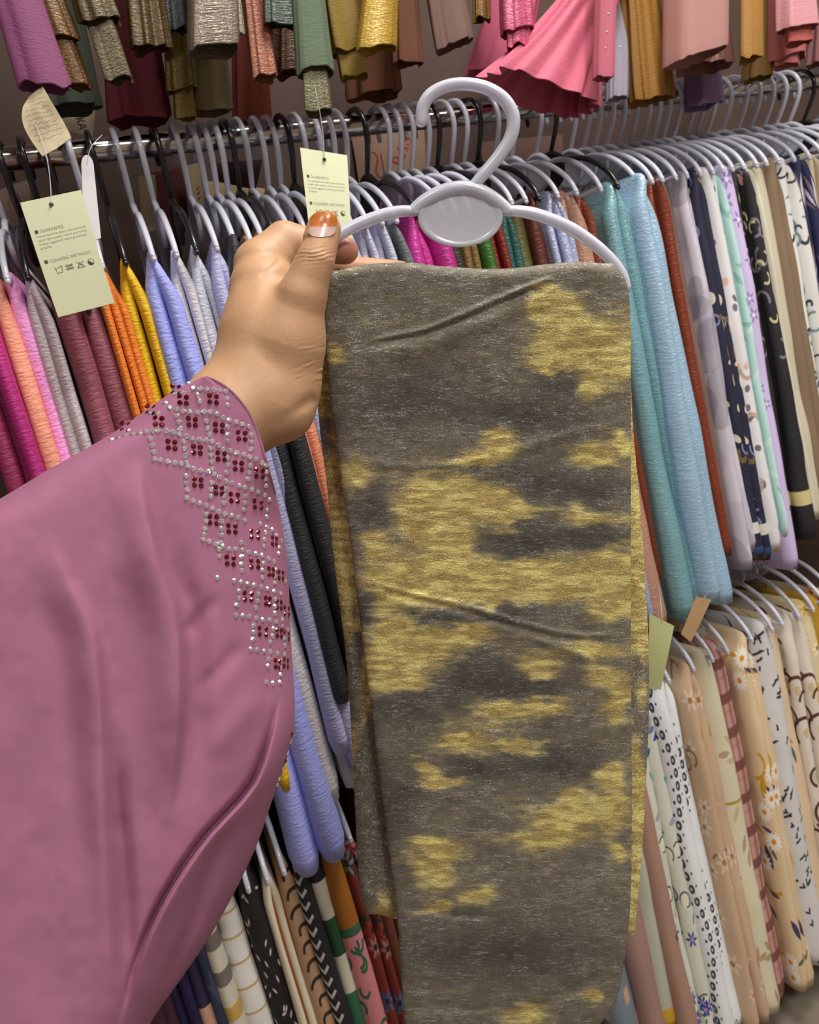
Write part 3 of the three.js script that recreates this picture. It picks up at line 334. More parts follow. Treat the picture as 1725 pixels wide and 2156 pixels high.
g('pale grey lavender studded scarf end', [1308, -40], [1300, 206], 26, 0.13, cloth('#9c97a7', 'plain'), { n: 3, amp: 0.18, taper: 1.1 });
g('mustard brown pleated scarf end', [1340, -40], [1372, 208], 56, 0.14, cloth('#885f1b', 'soft'), { n: 12, amp: 0.12, taper: 0.7 });
g('flat dusty pink studded scarf end', [1466, -60], [1464, 118], 70, 0.20, cloth('#a87b76', 'plain'), { square: 1, amp: 0.035, n: 2, taper: 0.97, slant: 0.12 });
g('dusty pink pleated scarf end under the flat studded one', [1480, 0], [1490, 140], 62, 0.12, cloth('#885e57', 'glit'), { n: 8, amp: 0.2 });
g('dull purple scarf end between mustard and dusty pink', [1470, 0], [1482, 218], 46, 0.06, cloth('#7a6288', 'plain'), { n: 6, amp: 0.2 });
g('golden mustard scarf end right of the dusty pink one', [1580, -40], [1580, 122], 30, 0.19, cloth('#946b2a', 'soft'), { n: 3, amp: 0.12 });
g('ochre gathered scarf end behind the golden mustard one', [1610, -10], [1592, 165], 40, 0.11, cloth('#826228', 'soft'), { n: 5, amp: 0.2 });
g('light pink scarf end at the upper right', [1672, -60], [1680, 60], 52, 0.22, cloth('#c98e96', 'soft'), { n: 5, amp: 0.12, inner: 0.02, innerMat: cloth('#b25855', 'soft') });
g('coral pink scarf end below the light pink one', [1650, -20], [1655, 122], 52, 0.13, cloth('#b46664', 'soft'), { n: 6, amp: 0.16, inner: 0.01 });
g('dark scarf end at the upper right corner', [1740, -40], [1735, 130], 40, 0.06, cloth('#7a5052', 'plain'), {});

// studs on the flat dusty pink end, the flat pink end and the grey lavender end
{
  const studMat = new THREE.MeshStandardMaterial({ color: hexLin('#cfd0d4'), metalness: 1, roughness: 0.25 }), sg = new THREE.SphereGeometry(0.0018, 8, 6);
  const find = (l) => scene.children.find((o) => o.userData.label === l);
  const ray = new THREE.Raycaster();
  for (const [l, pts] of [['flat dusty pink studded scarf end', [[1427, 18], [1412, 62], [1463, 48], [1432, 92], [1502, 80], [1498, 8]]], ['flat pink scarf end with small studs', [[1281, 30], [1275, 102], [1278, 68]]], ['pale grey lavender studded scarf end', [[1298, 20], [1302, 62], [1305, 100]]]]) {
    const o = find(l); o.updateMatrixWorld(true);
    for (const [x, y] of pts) { ray.set(EYE, P(x, y, 1).sub(EYE).normalize()); const h = ray.intersectObject(o.children[0], true)[0]; if (h) part('stud', sg, studMat, o).position.copy(h.point); }
  }
}

// ---------------------------------------------------------------- the held hanger
{
  const h = thing('clothes_hanger', 'large translucent white hanger held in the hand, with oval plate and open hook', 'hanger');
  const o = P(968, 567, 0.714), tilt = 0.27;
  const yl = camY.clone().multiplyScalar(Math.cos(tilt)).addScaledVector(camZ, Math.sin(tilt)), zl = camX.clone(), xl = new THREE.Vector3().crossVectors(yl, zl);
  h.position.copy(o); h.quaternion.setFromRotationMatrix(new THREE.Matrix4().makeBasis(xl, yl, zl)); h.scale.set(1, 0.875, 1.02);
  buildHanger(h, fineHanger, milky);
  const script = [[-0.02, 0.046], [-0.016, 0.056], [-0.014, 0.047], [-0.009, 0.05], [-0.006, 0.047], [-0.002, 0.052], [0.001, 0.047], [0.006, 0.058], [0.008, 0.047], [0.013, 0.051], [0.016, 0.047], [0.022, 0.052]];
  part('script_mark', tube(script.map(([z, y]) => V(0.0015, y, z)), 0.00035, 60, 5), milky, h);
}

// ---------------------------------------------------------------- the held scarf: grey and gold dyed lurex cloth
const SC = {
  L: poly([[540, 702], [575, 692], [640, 682], [800, 690], [960, 711], [1130, 736], [1300, 757], [1500, 782], [1750, 812], [1930, 836], [2156, 852], [2200, 862]]),
  R: poly([[548, 1275], [556, 1292], [572, 1309], [600, 1321], [660, 1328], [760, 1329], [1000, 1329], [1300, 1329], [1500, 1330], [1700, 1331], [1900, 1328], [2000, 1318], [2100, 1300], [2156, 1265], [2190, 1240]]),
  top: poly([[690, 571], [760, 557], [870, 553], [930, 560], [1060, 566], [1180, 556], [1250, 551], [1300, 554]]),
  D: (y) => 0.706 + (y - 560) / 1600 * 0.20,
};
// folds: polyline in pixels, height (m, towards the viewer), soft and sharp side widths in pixels
function foldField(raw, soft = 0.18) {
  const list = raw.map((f) => ({ ...f, pts: new THREE.CatmullRomCurve3(f.pts.map(([x, y]) => V(x, y, 0))).getPoints(f.pts.length * 3).map((p) => [p.x, p.y]) }));
  return (x, y) => {
    let s = 0;
    for (const { pts, A, wl, wr, val = 0, wv = 20 } of list) {
      let best = 1e9, sd = 0, tt = 0;
      for (let i = 1; i < pts.length; i++) { const [ax, ay] = pts[i - 1], [bx, by] = pts[i], dx = bx - ax, dy = by - ay, l2 = dx * dx + dy * dy; let t = ((x - ax) * dx + (y - ay) * dy) / l2; const tc = clamp(t); const qx = x - ax - dx * tc, qy = y - ay - dy * tc, d = qx * qx + qy * qy; if (d < best) { best = d; sd = (dx * qy - dy * qx) / Math.sqrt(l2) >= 0 ? 1 : -1; tt = (i - 1 + tc) / (pts.length - 1); } }
      const d = Math.sqrt(best), env = smooth(0, soft, tt) * smooth(0, soft, 1 - tt);
      const w = sd > 0 ? wl : wr; s += env * A * Math.exp(-(d / w) * (d / w)); if (sd < 0 && val) s -= env * val * Math.exp(-((d - wr) / wv) * ((d - wr) / wv)) ;
    }
    return s;
  };
}
const scarfFolds = foldField([
  { pts: [[1185, 578], [1110, 604], [1020, 641], [900, 692], [830, 708], [750, 727]], A: 0.0035, wr: 40, wl: 5, val: -0.001, wv: 14 },
  { pts: [[1185, 590], [1110, 617], [1020, 655], [900, 703], [830, 717], [755, 730]], A: -0.0045, wr: 9, wl: 9 },
  { pts: [[755, 1218], [850, 1246], [980, 1276], [1100, 1312], [1200, 1336], [1330, 1338]], A: 0.003, wl: 30, wr: 5 },
  { pts: [[790, 1235], [850, 1256], [980, 1288], [1100, 1324], [1200, 1346], [1330, 1350]], A: -0.004, wl: 8, wr: 8 },
  { pts: [[1110, 1340], [1180, 1365], [1260, 1392]], A: 0.0015, wl: 8, wr: 8 },
  { pts: [[720, 962], [820, 978], [900, 982], [1000, 968], [1100, 942], [1220, 908], [1330, 888]], A: 0.0016, wl: 14, wr: 8 },
  { pts: [[840, 1912], [900, 1916], [960, 1928], [1060, 1930]], A: -0.0022, wl: 6, wr: 10 },
  { pts: [[830, 1650], [900, 1665], [1000, 1690]], A: 0.0012, wl: 10, wr: 10 },
  { pts: [[1000, 2150], [1120, 2120], [1240, 2070], [1300, 2020]], A: -0.002, wl: 12, wr: 12 },
  { pts: [[880, 2110], [980, 2125], [1100, 2110]], A: -0.0016, wl: 10, wr: 10 },
]);
const gold = [[1150, 632, 45, 40], [1190, 680, 62, 60], [1200, 742, 92, 52], [1285, 730, 62, 70], [1150, 785, 45, 18], [1245, 820, 32, 36], [1290, 765, 42, 36], [712, 745, 26, 30], [1050, 925, 38, 36], [1000, 966, 65, 16], [742, 1000, 40, 40], [1250, 965, 60, 34], [1312, 928, 30, 18], [880, 1050, 62, 58], [962, 1040, 44, 40], [1040, 1060, 55, 46], [900, 1100, 64, 40], [1085, 1080, 44, 24], [1232, 1085, 76, 24], [960, 1135, 52, 60], [795, 1150, 44, 34], [930, 1195, 90, 46], [1000, 1215, 210, 36], [1200, 1200, 120, 48], [1295, 1180, 46, 60], [860, 1235, 90, 40], [1050, 1250, 160, 28], [1285, 1265, 50, 50], [825, 1340, 66, 96], [798, 1410, 40, 46], [905, 1370, 70, 60], [1000, 1335, 66, 36], [860, 1440, 44, 20], [1250, 1372, 70, 18], [1130, 1400, 54, 30], [1255, 1430, 40, 30], [1302, 1470, 30, 50], [1055, 1500, 66, 30], [1150, 1482, 44, 18], [970, 1560, 64, 34], [895, 1625, 34, 30], [940, 1648, 46, 12], [1095, 1570, 70, 18], [1292, 1622, 42, 38], [1292, 1700, 34, 60], [1180, 1722, 80, 36], [1222, 1688, 44, 28], [1130, 1762, 76, 18], [920, 1790, 58, 34], [920, 1842, 52, 40], [925, 1912, 40, 13], [1010, 1893, 34, 20], [1290, 1790, 22, 18], [1255, 2105, 24, 18], [1110, 2140, 52, 30]];
const dark = [[1180, 800, 70, 38], [1130, 1010, 85, 38], [1245, 1030, 85, 30], [780, 1070, 40, 50], [1100, 1135, 95, 40], [1250, 1125, 80, 26], [775, 1285, 34, 40], [900, 1292, 66, 20], [1060, 1292, 70, 18], [975, 1425, 85, 56], [1150, 1442, 50, 36], [845, 1492, 85, 30], [1075, 1440, 60, 44], [1000, 1625, 66, 28], [1180, 1605, 105, 46], [860, 840, 130, 60], [1100, 880, 120, 40], [830, 1700, 60, 90], [1060, 2000, 200, 60]];
const blobs = (list, x, y) => { let s = 0; for (const [cx, cy, rx, ry] of list) { const dx = (x - cx) / rx, dy = (y - cy) / ry, q = dx * dx + dy * dy; if (q < 6) s += Math.exp(-q * 1.2); } return s; };
// the cloth's own layout: u across the fold 0..1, v along its length in metres from the bar (rowAt gives the row of a length)
const CLOTH_L = 1.0, rowTab = (() => { const t = []; let p = null, s = 0; for (let y = 540; y <= 2260; y += 4) { const q = P(1010, y, SC.D(y)); if (p) s += q.distanceTo(p); p = q; t.push([y, s]); } return t; })();
const lenOf = (y) => { const k = clamp((y - 540) / 4, 0, rowTab.length - 1.001), i = Math.floor(k); return lerp(rowTab[i][1], rowTab[i + 1][1], k - i); };
const rowAt = (s) => { let a = 0, b = rowTab.length - 1; while (b - a > 1) { const m = (a + b) >> 1; if (rowTab[m][1] > s) b = m; else a = m; } return lerp(rowTab[a][0], rowTab[b][0], clamp((s - rowTab[a][1]) / (rowTab[b][1] - rowTab[a][1]))); };
function lurex(w, h, g, dk, backside) {
  const col = new Uint8Array(w * h * 4), met = new Uint8Array(w * h * 4);
  for (let j = 0; j < h; j++) for (let i = 0; i < w; i++) {
    const y = rowAt(j / h * CLOTH_L), x = backside ? 640 + 760 * i / w : lerp(SC.L(y), SC.R(y), i / w), wx = x + 60 * (fbm(x / 60, y / 34, 5, 4) - 0.47), wy = y + 46 * (fbm(x / 60, y / 34, 77, 4) - 0.47);
    let gm = backside ? smooth(0.40, 0.56, fbm(x / 70 + 3, y / 130 + (x > 1000 ? 9 : 0), 31, 3) + (y < 1330 ? 0.2 : 0) + (x > 1000 ? 0.14 : -0.02)) : smooth(-0.02, 0.85, blobs(g, wx, wy) - 0.45 * clamp(blobs(dk, wx, wy)) + 0.75 * (fbm(x / 46, y / 8, 55, 4) - 0.45) + 0.25 * (fbm(x / 60, y / 40, 56, 3) - 0.45)); let dm = clamp(blobs(dk, wx, wy)) * (1 - gm * 0.6) * 0.8;
    const grain = hash(i, j, 3), str = fbm(x / 7, y / 1.7, 8, 2), str2 = fbm(x / 16, y / 2.4, 21, 3), tone = 0.82 + 0.36 * fbm(x / 16, y / 10, 60, 3);
    const lem = smooth(0.38, 0.62, fbm(x / 44, y / 9, 66, 4)); const cl = [lerp(lerp(120, 74, dm), lerp(184, 240, lem), gm), lerp(lerp(114, 72, dm), lerp(161, 224, lem), gm), lerp(lerp(102, 68, dm), lerp(100, 142, lem), gm)];
    const th = [lerp(lerp(240, 210, dm), 255, gm), lerp(lerp(240, 212, dm), 248, gm), lerp(lerp(248, 222, dm), 170, gm)];
    const clump = fbm(x / 44, y / 24, 33, 3), thread = smooth(0.50, 0.66, 0.5 * str2 + 0.4 * str + 0.34 * (grain - 0.5) + 0.22 * (clump - 0.36) + 0.08 * gm);
    const k = ((h - 1 - j) * w + i) * 4; for (let c = 0; c < 3; c++) col[k + c] = clamp(lerp(cl[c] * tone * (0.8 + 0.4 * grain), th[c], thread * 0.8), 0, 255); col[k + 3] = 255; met[k] = clamp(255 * (0.35 * str + 0.4 * grain + 0.25 * thread), 0, 255); met[k + 1] = 255 * (0.62 - 0.26 * thread); met[k + 2] = 255 * (0.04 + 0.3 * thread); met[k + 3] = 255;
  }
  const mk = (d, s) => { const t = new THREE.DataTexture(d, w, h, THREE.RGBAFormat); t.magFilter = THREE.LinearFilter; if (s) t.colorSpace = THREE.SRGBColorSpace; t.needsUpdate = true; return t; };
  const m = mk(met, false);
  return new THREE.MeshPhysicalMaterial({ map: mk(col, true), metalness: 1, metalnessMap: m, roughness: 1, roughnessMap: m, bumpMap: m, bumpScale: 0.001 });
}
const lurexFront = lurex(1024, 2048, gold, dark, false), lurexBack = lurex(512, 1024, [], dark, true);
// a hanging layer between two pixel edges with soft thickness: front sheet, rounded sides, back sheet
function layerGeo({ L, R, top, bottom, D, thick, folds, NX = 150, NY = 420 }) {
  const cols = NX * 2;
  return grid(NY, cols, (i, j) => {
    const back = i >= NX, u0 = back ? 1 - (i - NX) / (NX - 1) : i / (NX - 1), v = j / (NY - 1);
    const u = 0.5 - 0.5 * Math.cos(Math.PI * lerp(0.02, 0.98, u0)) , uu = lerp(u0, u, 0.35);
    const xa = lerp(L(700), R(700), uu), yt = top(xa), yb = bottom(xa); const vv = v < 0.06 ? v * v / 0.06 * 0.5 + v * 0.5 : v, y = lerp(yt, yb, vv), x = lerp(L(y), R(y), uu);
    const q = Math.abs(2 * uu - 1), e = Math.sqrt(Math.max(0, 1 - Math.pow(q, 24))), tv = Math.min(1, (y - yt) / 22), ev = Math.sqrt(Math.max(0, 1 - (1 - tv) * (1 - tv))), bv = Math.min(1, (yb - y) / 30), eb = Math.sqrt(Math.max(0, 1 - (1 - bv) * (1 - bv)));
    const soft = 0.006 * (fbm(x / 180, y / 160, 3, 3) - 0.5) + 0.0018 * (fbm(x / 40, y / 30, 13, 2) - 0.5);
    let d = D(y) + soft; d += back ? thick * e * ev * eb : -thick * e * ev * eb - folds(x, y);
    const p = P(x, y, d); return [p.x, p.y, p.z, uu, 1 - lenOf(y) / CLOTH_L];
  }, { wrapU: true });
}
{
  const t = thing('held_scarf', 'grey and gold tie-dyed metallic scarf folded over the held hanger', 'scarf');
  part('front_fold', layerGeo({ L: SC.L, R: SC.R, top: SC.top, bottom: poly([[690, 2230], [900, 2225], [1100, 2205], [1328, 2170]]), D: SC.D, thick: 0.007, folds: scarfFolds }), lurexFront, t);
  const bt = part('back_fold', layerGeo({ L: poly([[560, 712], [620, 690], [780, 667], [890, 672], [1020, 688], [1150, 700], [1400, 730], [1650, 745], [1850, 756], [1910, 768], [1960, 800]]), R: poly([[560, 1300], [760, 1326], [890, 1333], [1100, 1351], [1350, 1366], [1500, 1367], [1600, 1363], [1800, 1352], [1970, 1336]]), top: () => 566, bottom: poly([[700, 1925], [800, 1950], [1000, 1960], [1326, 1968]]), D: (y) => SC.D(y) + 0.026, thick: 0.008, folds: foldField([{ pts: [[690, 1650], [720, 1800], [790, 1900]], A: 0.003, wl: 14, wr: 10 }, { pts: [[715, 950], [735, 1150], [760, 1400]], A: 0.002, wl: 10, wr: 10 }, { pts: [[760, 1880], [810, 1900], [870, 1905]], A: 0.003, wl: 8, wr: 8 }]), NX: 60, NY: 220 }), lurexBack, t);
}

// ---------------------------------------------------------------- the person: left hand and forearm, bell sleeve
// skin as one field of tapered capsules, meshed with surface nets in the camera's frame
const capA = [ // forearm, wrist, palm, thumb  [x, y, depth, r] pairs in pixels
  [[360, 962, 0.685, 84], [480, 880, 0.692, 98]], [[480, 880, 0.692, 98], [558, 828, 0.702, 90]], [[590, 858, 0.70, 74], [606, 800, 0.70, 64]], [[500, 856, 0.698, 92], [548, 742, 0.706, 84]], [[558, 828, 0.702, 90], [562, 700, 0.708, 90]], [[562, 700, 0.708, 90], [556, 612, 0.718, 72]],
  [[606, 815, 0.70, 62], [612, 720, 0.694, 68]], [[612, 720, 0.692, 68], [636, 625, 0.682, 50]], [[636, 625, 0.682, 50], [664, 548, 0.676, 41]], [[664, 548, 0.676, 41], [682, 482, 0.680, 36]],
];
const capB = [
  [[[556, 600, 0.722, 66], [552, 562, 0.726, 58]], [[552, 562, 0.726, 58], [600, 512, 0.736, 44]], [[600, 512, 0.736, 44], [660, 517, 0.738, 35]], [[660, 517, 0.738, 35], [727, 528, 0.724, 28]]],
  [[[552, 640, 0.735, 60], [612, 580, 0.758, 38]], [[612, 580, 0.758, 38], [700, 568, 0.768, 32]], [[700, 568, 0.768, 32], [842, 576, 0.762, 26]]],
  [[[556, 700, 0.745, 56], [634, 650, 0.775, 34]], [[634, 650, 0.775, 34], [720, 640, 0.780, 30]], [[720, 640, 0.780, 30], [820, 652, 0.768, 25]]],
  [[[560, 760, 0.745, 52], [636, 724, 0.775, 30]], [[636, 724, 0.775, 30], [700, 720, 0.782, 25]], [[700, 720, 0.782, 25], [775, 732, 0.770, 21]]],
];
const C3 = ([x, y, d, r]) => { const p = camPt(x, y, d); return [p.x, p.y, p.z, r / F * d]; };
const toCaps = (l) => l.map(([a, b]) => { const A = C3(a), Bq = C3(b); return { a: A, ba: [Bq[0] - A[0], Bq[1] - A[1], Bq[2] - A[2]], r0: A[3], r1: Bq[3], l2: (Bq[0] - A[0]) ** 2 + (Bq[1] - A[1]) ** 2 + (Bq[2] - A[2]) ** 2 }; });
const gA = toCaps(capA), gB = capB.map(toCaps);
const capD = (c, x, y, z) => { const px = x - c.a[0], py = y - c.a[1], pz = z - c.a[2], t = clamp((px * c.ba[0] + py * c.ba[1] + pz * c.ba[2]) / c.l2); return Math.hypot(px - c.ba[0] * t, py - c.ba[1] * t, pz - c.ba[2] * t) - lerp(c.r0, c.r1, t); };
const smin = (a, b, k) => { const h = Math.max(k - Math.abs(a - b), 0) / k; return Math.min(a, b) - h * h * k * 0.25; };
function handField(x, y, z) {
  let dA = 1, dT = 1; gA.forEach((c, k) => { const q = capD(c, x, y, z); if (k >= gA.length - 2) dT = Math.min(dT, q); else dA = smin(dA, q, 0.012); }); dA = smin(dA, dT, 0.005);
  let d = dA; gB.forEach((f, k) => { let q = 1; for (const c of f) q = smin(q, capD(c, x, y, z), 0.003); d = smin(d, q, k ? 0.006 : 0.004); });
  const px = W / 2 + x / -z * F, py = H / 2 - y / -z * F; // creases: knuckle of the thumb, base of the thumb, wrist
  if (d > -0.004 && d < 0.004 && z > -0.705) {
    const wv = 10 * (fbm(px / 30, py / 30, 6, 2) - 0.5);
    const seg = (ax, ay, bx, by) => { const dx = bx - ax, dy = by - ay, t = clamp(((px - ax) * dx + (py - ay) * dy) / (dx * dx + dy * dy)); return [Math.hypot(px - ax - dx * t, py - ay - dy * t), t]; };
    const k1 = Math.exp(-(((px - 662) / 40) ** 2 + ((py - 536) / 15) ** 2)); d += 0.00045 * k1 * (Math.sin((py + 0.15 * px + 1.6 * wv) * 0.75) + 0.3);
    const k2 = smooth(600, 672, px) * Math.exp(-(((py - 768) / 44) ** 2)) * smooth(0.3, 0.6, fbm(px / 26, py / 12, 91, 2)); d += 0.0006 * k2 * Math.sin((py + 0.3 * (px - 660) + 2.6 * wv) * 0.5);
    const [w1, t1] = seg(648, 500, 552, 580); d += 0.0016 * Math.exp(-((w1 / 6) ** 2)) * (1 - t1 * 0.8);
    const [w2, t2] = seg(655, 842, 568, 905); d += 0.0022 * Math.exp(-((w2 / 13) ** 2)) * (1 - t2) * smooth(0, 0.15, 1 - t2);
    d += 0.0001 * (fbm(px / 9, py / 9, 12, 2) - 0.5);
  }
  return d;
}
function surfaceNet(lo, hi, cell, f) {
  const n = [0, 1, 2].map((k) => Math.ceil((hi[k] - lo[k]) / cell) + 1), [nx, ny, nz] = n, val = new Float32Array(nx * ny * nz), at = (i, j, k) => (k * ny + j) * nx + i;
  for (let k = 0; k < nz; k++) for (let j = 0; j < ny; j++) { let i = 0; while (i < nx) { const v = f(lo[0] + i * cell, lo[1] + j * cell, lo[2] + k * cell); const hop = Math.max(1, Math.floor((Math.abs(v) - 0.003) / cell)); for (let q = 0; q < hop && i < nx; q++, i++) val[at(i, j, k)] = v; } }
  const vid = new Int32Array(nx * ny * nz).fill(-1), pos = [], idx = [];
  for (let k = 0; k < nz - 1; k++) for (let j = 0; j < ny - 1; j++) for (let i = 0; i < nx - 1; i++) {
    let cx = 0, cy = 0, cz = 0, c = 0; const v = [];
    for (let q = 0; q < 8; q++) v.push(val[at(i + (q & 1), j + (q >> 1 & 1), k + (q >> 2))]);
    for (let q = 0; q < 8; q++) for (const b of [1, 2, 4]) if (!(q & b)) { const a0 = v[q], a1 = v[q | b]; if ((a0 < 0) !== (a1 < 0)) { const t = a0 / (a0 - a1); cx += (q & 1) + (b === 1 ? t : 0); cy += (q >> 1 & 1) + (b === 2 ? t : 0); cz += (q >> 2) + (b === 4 ? t : 0); c++; } }
    if (c) { vid[at(i, j, k)] = pos.length / 3; pos.push(lo[0] + (i + cx / c) * cell, lo[1] + (j + cy / c) * cell, lo[2] + (k + cz / c) * cell); }
  }
  for (let k = 1; k < nz - 1; k++) for (let j = 1; j < ny - 1; j++) for (let i = 1; i < nx - 1; i++) {
    const a = val[at(i, j, k)] < 0;
    if (a !== val[at(i + 1, j, k)] < 0) quad(vid[at(i, j - 1, k - 1)], vid[at(i, j, k - 1)], vid[at(i, j, k)], vid[at(i, j - 1, k)], a);
    if (a !== val[at(i, j + 1, k)] < 0) quad(vid[at(i - 1, j, k - 1)], vid[at(i - 1, j, k)], vid[at(i, j, k)], vid[at(i, j, k - 1)], a);
    if (a !== val[at(i, j, k + 1)] < 0) quad(vid[at(i - 1, j - 1, k)], vid[at(i, j - 1, k)], vid[at(i, j, k)], vid[at(i - 1, j, k)], a);
  }
  function quad(p, q, r, s, flip) { if (flip) idx.push(p, q, r, p, r, s); else idx.push(p, r, q, p, s, r); }
  return { pos, idx };
}
const person = thing('person', 'left arm in a mauve rhinestone-trimmed bell sleeve, hand gripping the hanger', 'person');
{
  const { pos, idx } = surfaceNet([-0.235, -0.02, -0.815], [0.02, 0.285, -0.625], 0.00125, handField);
  const g = new THREE.BufferGeometry(), nrm = new Float32Array(pos.length), wp = new Float32Array(pos.length), uv = new Float32Array(pos.length / 3 * 2), col = new Float32Array(pos.length);
  for (let i = 0; i < pos.length; i += 3) {
    const [x, y, z] = [pos[i], pos[i + 1], pos[i + 2]], e = 0.0008, nx = handField(x + e, y, z) - handField(x - e, y, z), ny = handField(x, y + e, z) - handField(x, y - e, z), nz = handField(x, y, z + e) - handField(x, y, z - e), l = Math.hypot(nx, ny, nz) || 1;
    const q = toWorld(V(x, y, z)); wp[i] = q.x; wp[i + 1] = q.y; wp[i + 2] = q.z; const m = V(nx / l, ny / l, nz / l); nrm[i] = m.dot(EX); nrm[i + 1] = m.dot(EY); nrm[i + 2] = m.dot(EZ);
    uv[i / 3 * 2] = (x - y * 0.3) * 14; uv[i / 3 * 2 + 1] = (y + z) * 14;
    const f = 0.9 + 0.2 * fbm(x * 90, y * 90 + z * 60, 3, 4), px = W / 2 + x / -z * F, py = H / 2 - y / -z * F, pulp = Math.exp(-(((px - 735) / 30) ** 2 + ((py - 528) / 34) ** 2)), rp = pulp + 0.25 * Math.exp(-(((px - 683) / 45) ** 2 + ((py - 455) / 30) ** 2));
    col[i] = lerp(0.50, 0.54, rp) * f; col[i + 1] = lerp(0.29, 0.22, rp) * f; col[i + 2] = lerp(0.16, 0.16, rp) * f;
  }
  g.setAttribute('position', new THREE.BufferAttribute(wp, 3)); g.setAttribute('normal', new THREE.BufferAttribute(nrm, 3)); g.setAttribute('uv', new THREE.BufferAttribute(uv, 2)); g.setAttribute('color', new THREE.BufferAttribute(col, 3)); g.setIndex(idx);
  const pore = dataTex(256, 256, (x, y) => { const u = x / 256, v = y / 256, q = 0.6 * tileN(u, v, 60, 60, 41) + 0.4 * tileN(u, v, 22, 22, 42); return [q * 255, q * 255, q * 255]; });
  const skin = new THREE.MeshPhysicalMaterial({ vertexColors: true, roughness: 0.52, bumpMap: pore, bumpScale: 0.00012, sheen: 0.15, sheenColor: new THREE.Color(0.9, 0.6, 0.5) });
  part('arm_and_hand', g, skin, person);
  // thumb nail
  const NX = 25, NY = 25, r = 0.0154, cx = 684, nail = (i, j, off) => { const u = i / (NX - 1) * 2 - 1, v = j / (NY - 1), round = v < 0.35 ? Math.sqrt(Math.max(0, 1 - Math.pow(1 - v / 0.35, 2) * 0.55)) : 1, rb = v > 0.85 ? 1 - 0.25 * Math.pow((v - 0.85) / 0.15, 2) : 1, hw = 28.5 * round * rb, y = lerp(445, 499, v) - 5 * u * u * (v - 0.4), lo = Math.max(0, y - 482), x = 680 + (y < 482 ? (482 - y) * 0.12 : -lo * 0.27) + u * hw, xm = u * hw / F * 0.68, rr = (36 + lo * 0.076) / F * 0.68 + 0.0006, d = 0.680 - lo * 0.00006 - Math.sqrt(Math.max(1e-8, rr * rr - xm * xm)) + off + 0.0012 * Math.pow(Math.max(0, 0.3 - v) / 0.3, 2); let m = 0.64; for (let q = 0; q < 60; q++) { const c = camPt(x, y, m), v = handField(c.x, c.y, c.z); if (v < 0.0002) break; m += v * 0.8; if (m > 0.7) break; } return P(x, y, m > 0.7 ? d : Math.min(d, m - 0.0004 + off)); };
  const ng = grid(NY, NX * 2, (i, j) => { const b = i >= NX, p = nail(b ? NX * 2 - 1 - i : i, j, b ? 0.0009 : 0); return [p.x, p.y, p.z, 0, 0]; }, { wrapU: true });
  const nc = new Float32Array(NY * NX * 2 * 3); for (let j = 0; j < NY; j++) for (let i = 0; i < NX * 2; i++) { const k = (j * NX * 2 + i) * 3, ii = i < NX ? i : NX * 2 - 1 - i, v = j / (NY - 1), o = 1 - smooth(0.56, 0.64, v) , s = 0.8 + 0.4 * n2(ii * 0.9, v * 2, 4); const a = [0.50 * s, 0.15 * s, 0.03 * s], b = [0.56, 0.40, 0.35]; for (let c = 0; c < 3; c++) nc[k + c] = lerp(b[c], a[c], o); }
  ng.setAttribute('color', new THREE.BufferAttribute(nc, 3)); ng.computeVertexNormals();
  const nm = part('thumb_nail', ng, new THREE.MeshPhysicalMaterial({ vertexColors: true, roughness: 0.3, clearcoat: 0.5, clearcoatRoughness: 0.2 }), person); nm.userData.label = 'nail stained orange at the tip';
}
// sleeve
const SL = poly([[793, 428], [820, 372], [850, 326], [910, 240], [990, 100], [1050, 0], [1110, -110], [1200, -170], [2400, -200]]);
const SR = poly([[793, 432], [800, 452], [820, 484], [850, 512], [880, 531], [920, 547], [965, 560], [1020, 575], [1080, 590], [1200, 606], [1350, 613], [1480, 621], [1530, 619], [1560, 614], [1610, 600], [1660, 582], [1800, 532], [1960, 449], [2060, 382], [2130, 332], [2200, 290], [2400, 150]]);
const sleeveFolds = foldField([
  { pts: [[348, 1745], [368, 1600], [378, 1455], [368, 1290], [330, 1180], [296, 1030], [280, 950]], A: 0.0170, wr: 60, wl: 12, val: 0, wv: 20 },
  { pts: [[395, 1740], [410, 1600], [418, 1455], [405, 1300], [370, 1190], [340, 1060]], A: -0.0075, wl: 30, wr: 34 },
  { pts: [[262, 2300], [256, 2018], [240, 1804], [214, 1600], [205, 1445], [190, 1330], [130, 1210], [70, 1080]], A: 0.0102, wr: 46, wl: 16 },
  { pts: [[268, 2300], [262, 2018], [250, 1804], [244, 1700], [236, 1500]], A: -0.0136, wl: 26, wr: 22 },
  { pts: [[246, 2190], [300, 2010], [348, 1900], [429, 1777], [536, 1654], [568, 1568], [597, 1455]], A: 0.012, wl: 34, wr: 4 },
  { pts: [[240, 2190], [294, 2010], [342, 1900], [424, 1773], [531, 1650], [563, 1564], [593, 1452]], A: -0.014, wl: 5, wr: 9 },
  { pts: [[330, 2156], [360, 2050], [410, 1930], [450, 1800], [520, 1710]], A: -0.0085, wl: 20, wr: 14 },
  { pts: [[470, 1240], [420, 1300], [375, 1350]], A: -0.003, wl: 16, wr: 20 }, { pts: [[520, 1340], [470, 1400], [400, 1470]], A: -0.0025, wl: 16, wr: 22 }, { pts: [[560, 1450], [500, 1520], [430, 1600]], A: 0.0025, wl: 26, wr: 26 },
  { pts: [[100, 2300], [90, 2000], [70, 1700], [40, 1400]], A: -0.005, wl: 60, wr: 60 }, { pts: [[160, 1900], [150, 1600], [120, 1350], [60, 1180]], A: -0.0045, wl: 46, wr: 40 },
], 0.35);
const cuffRow = (y) => y < 985;
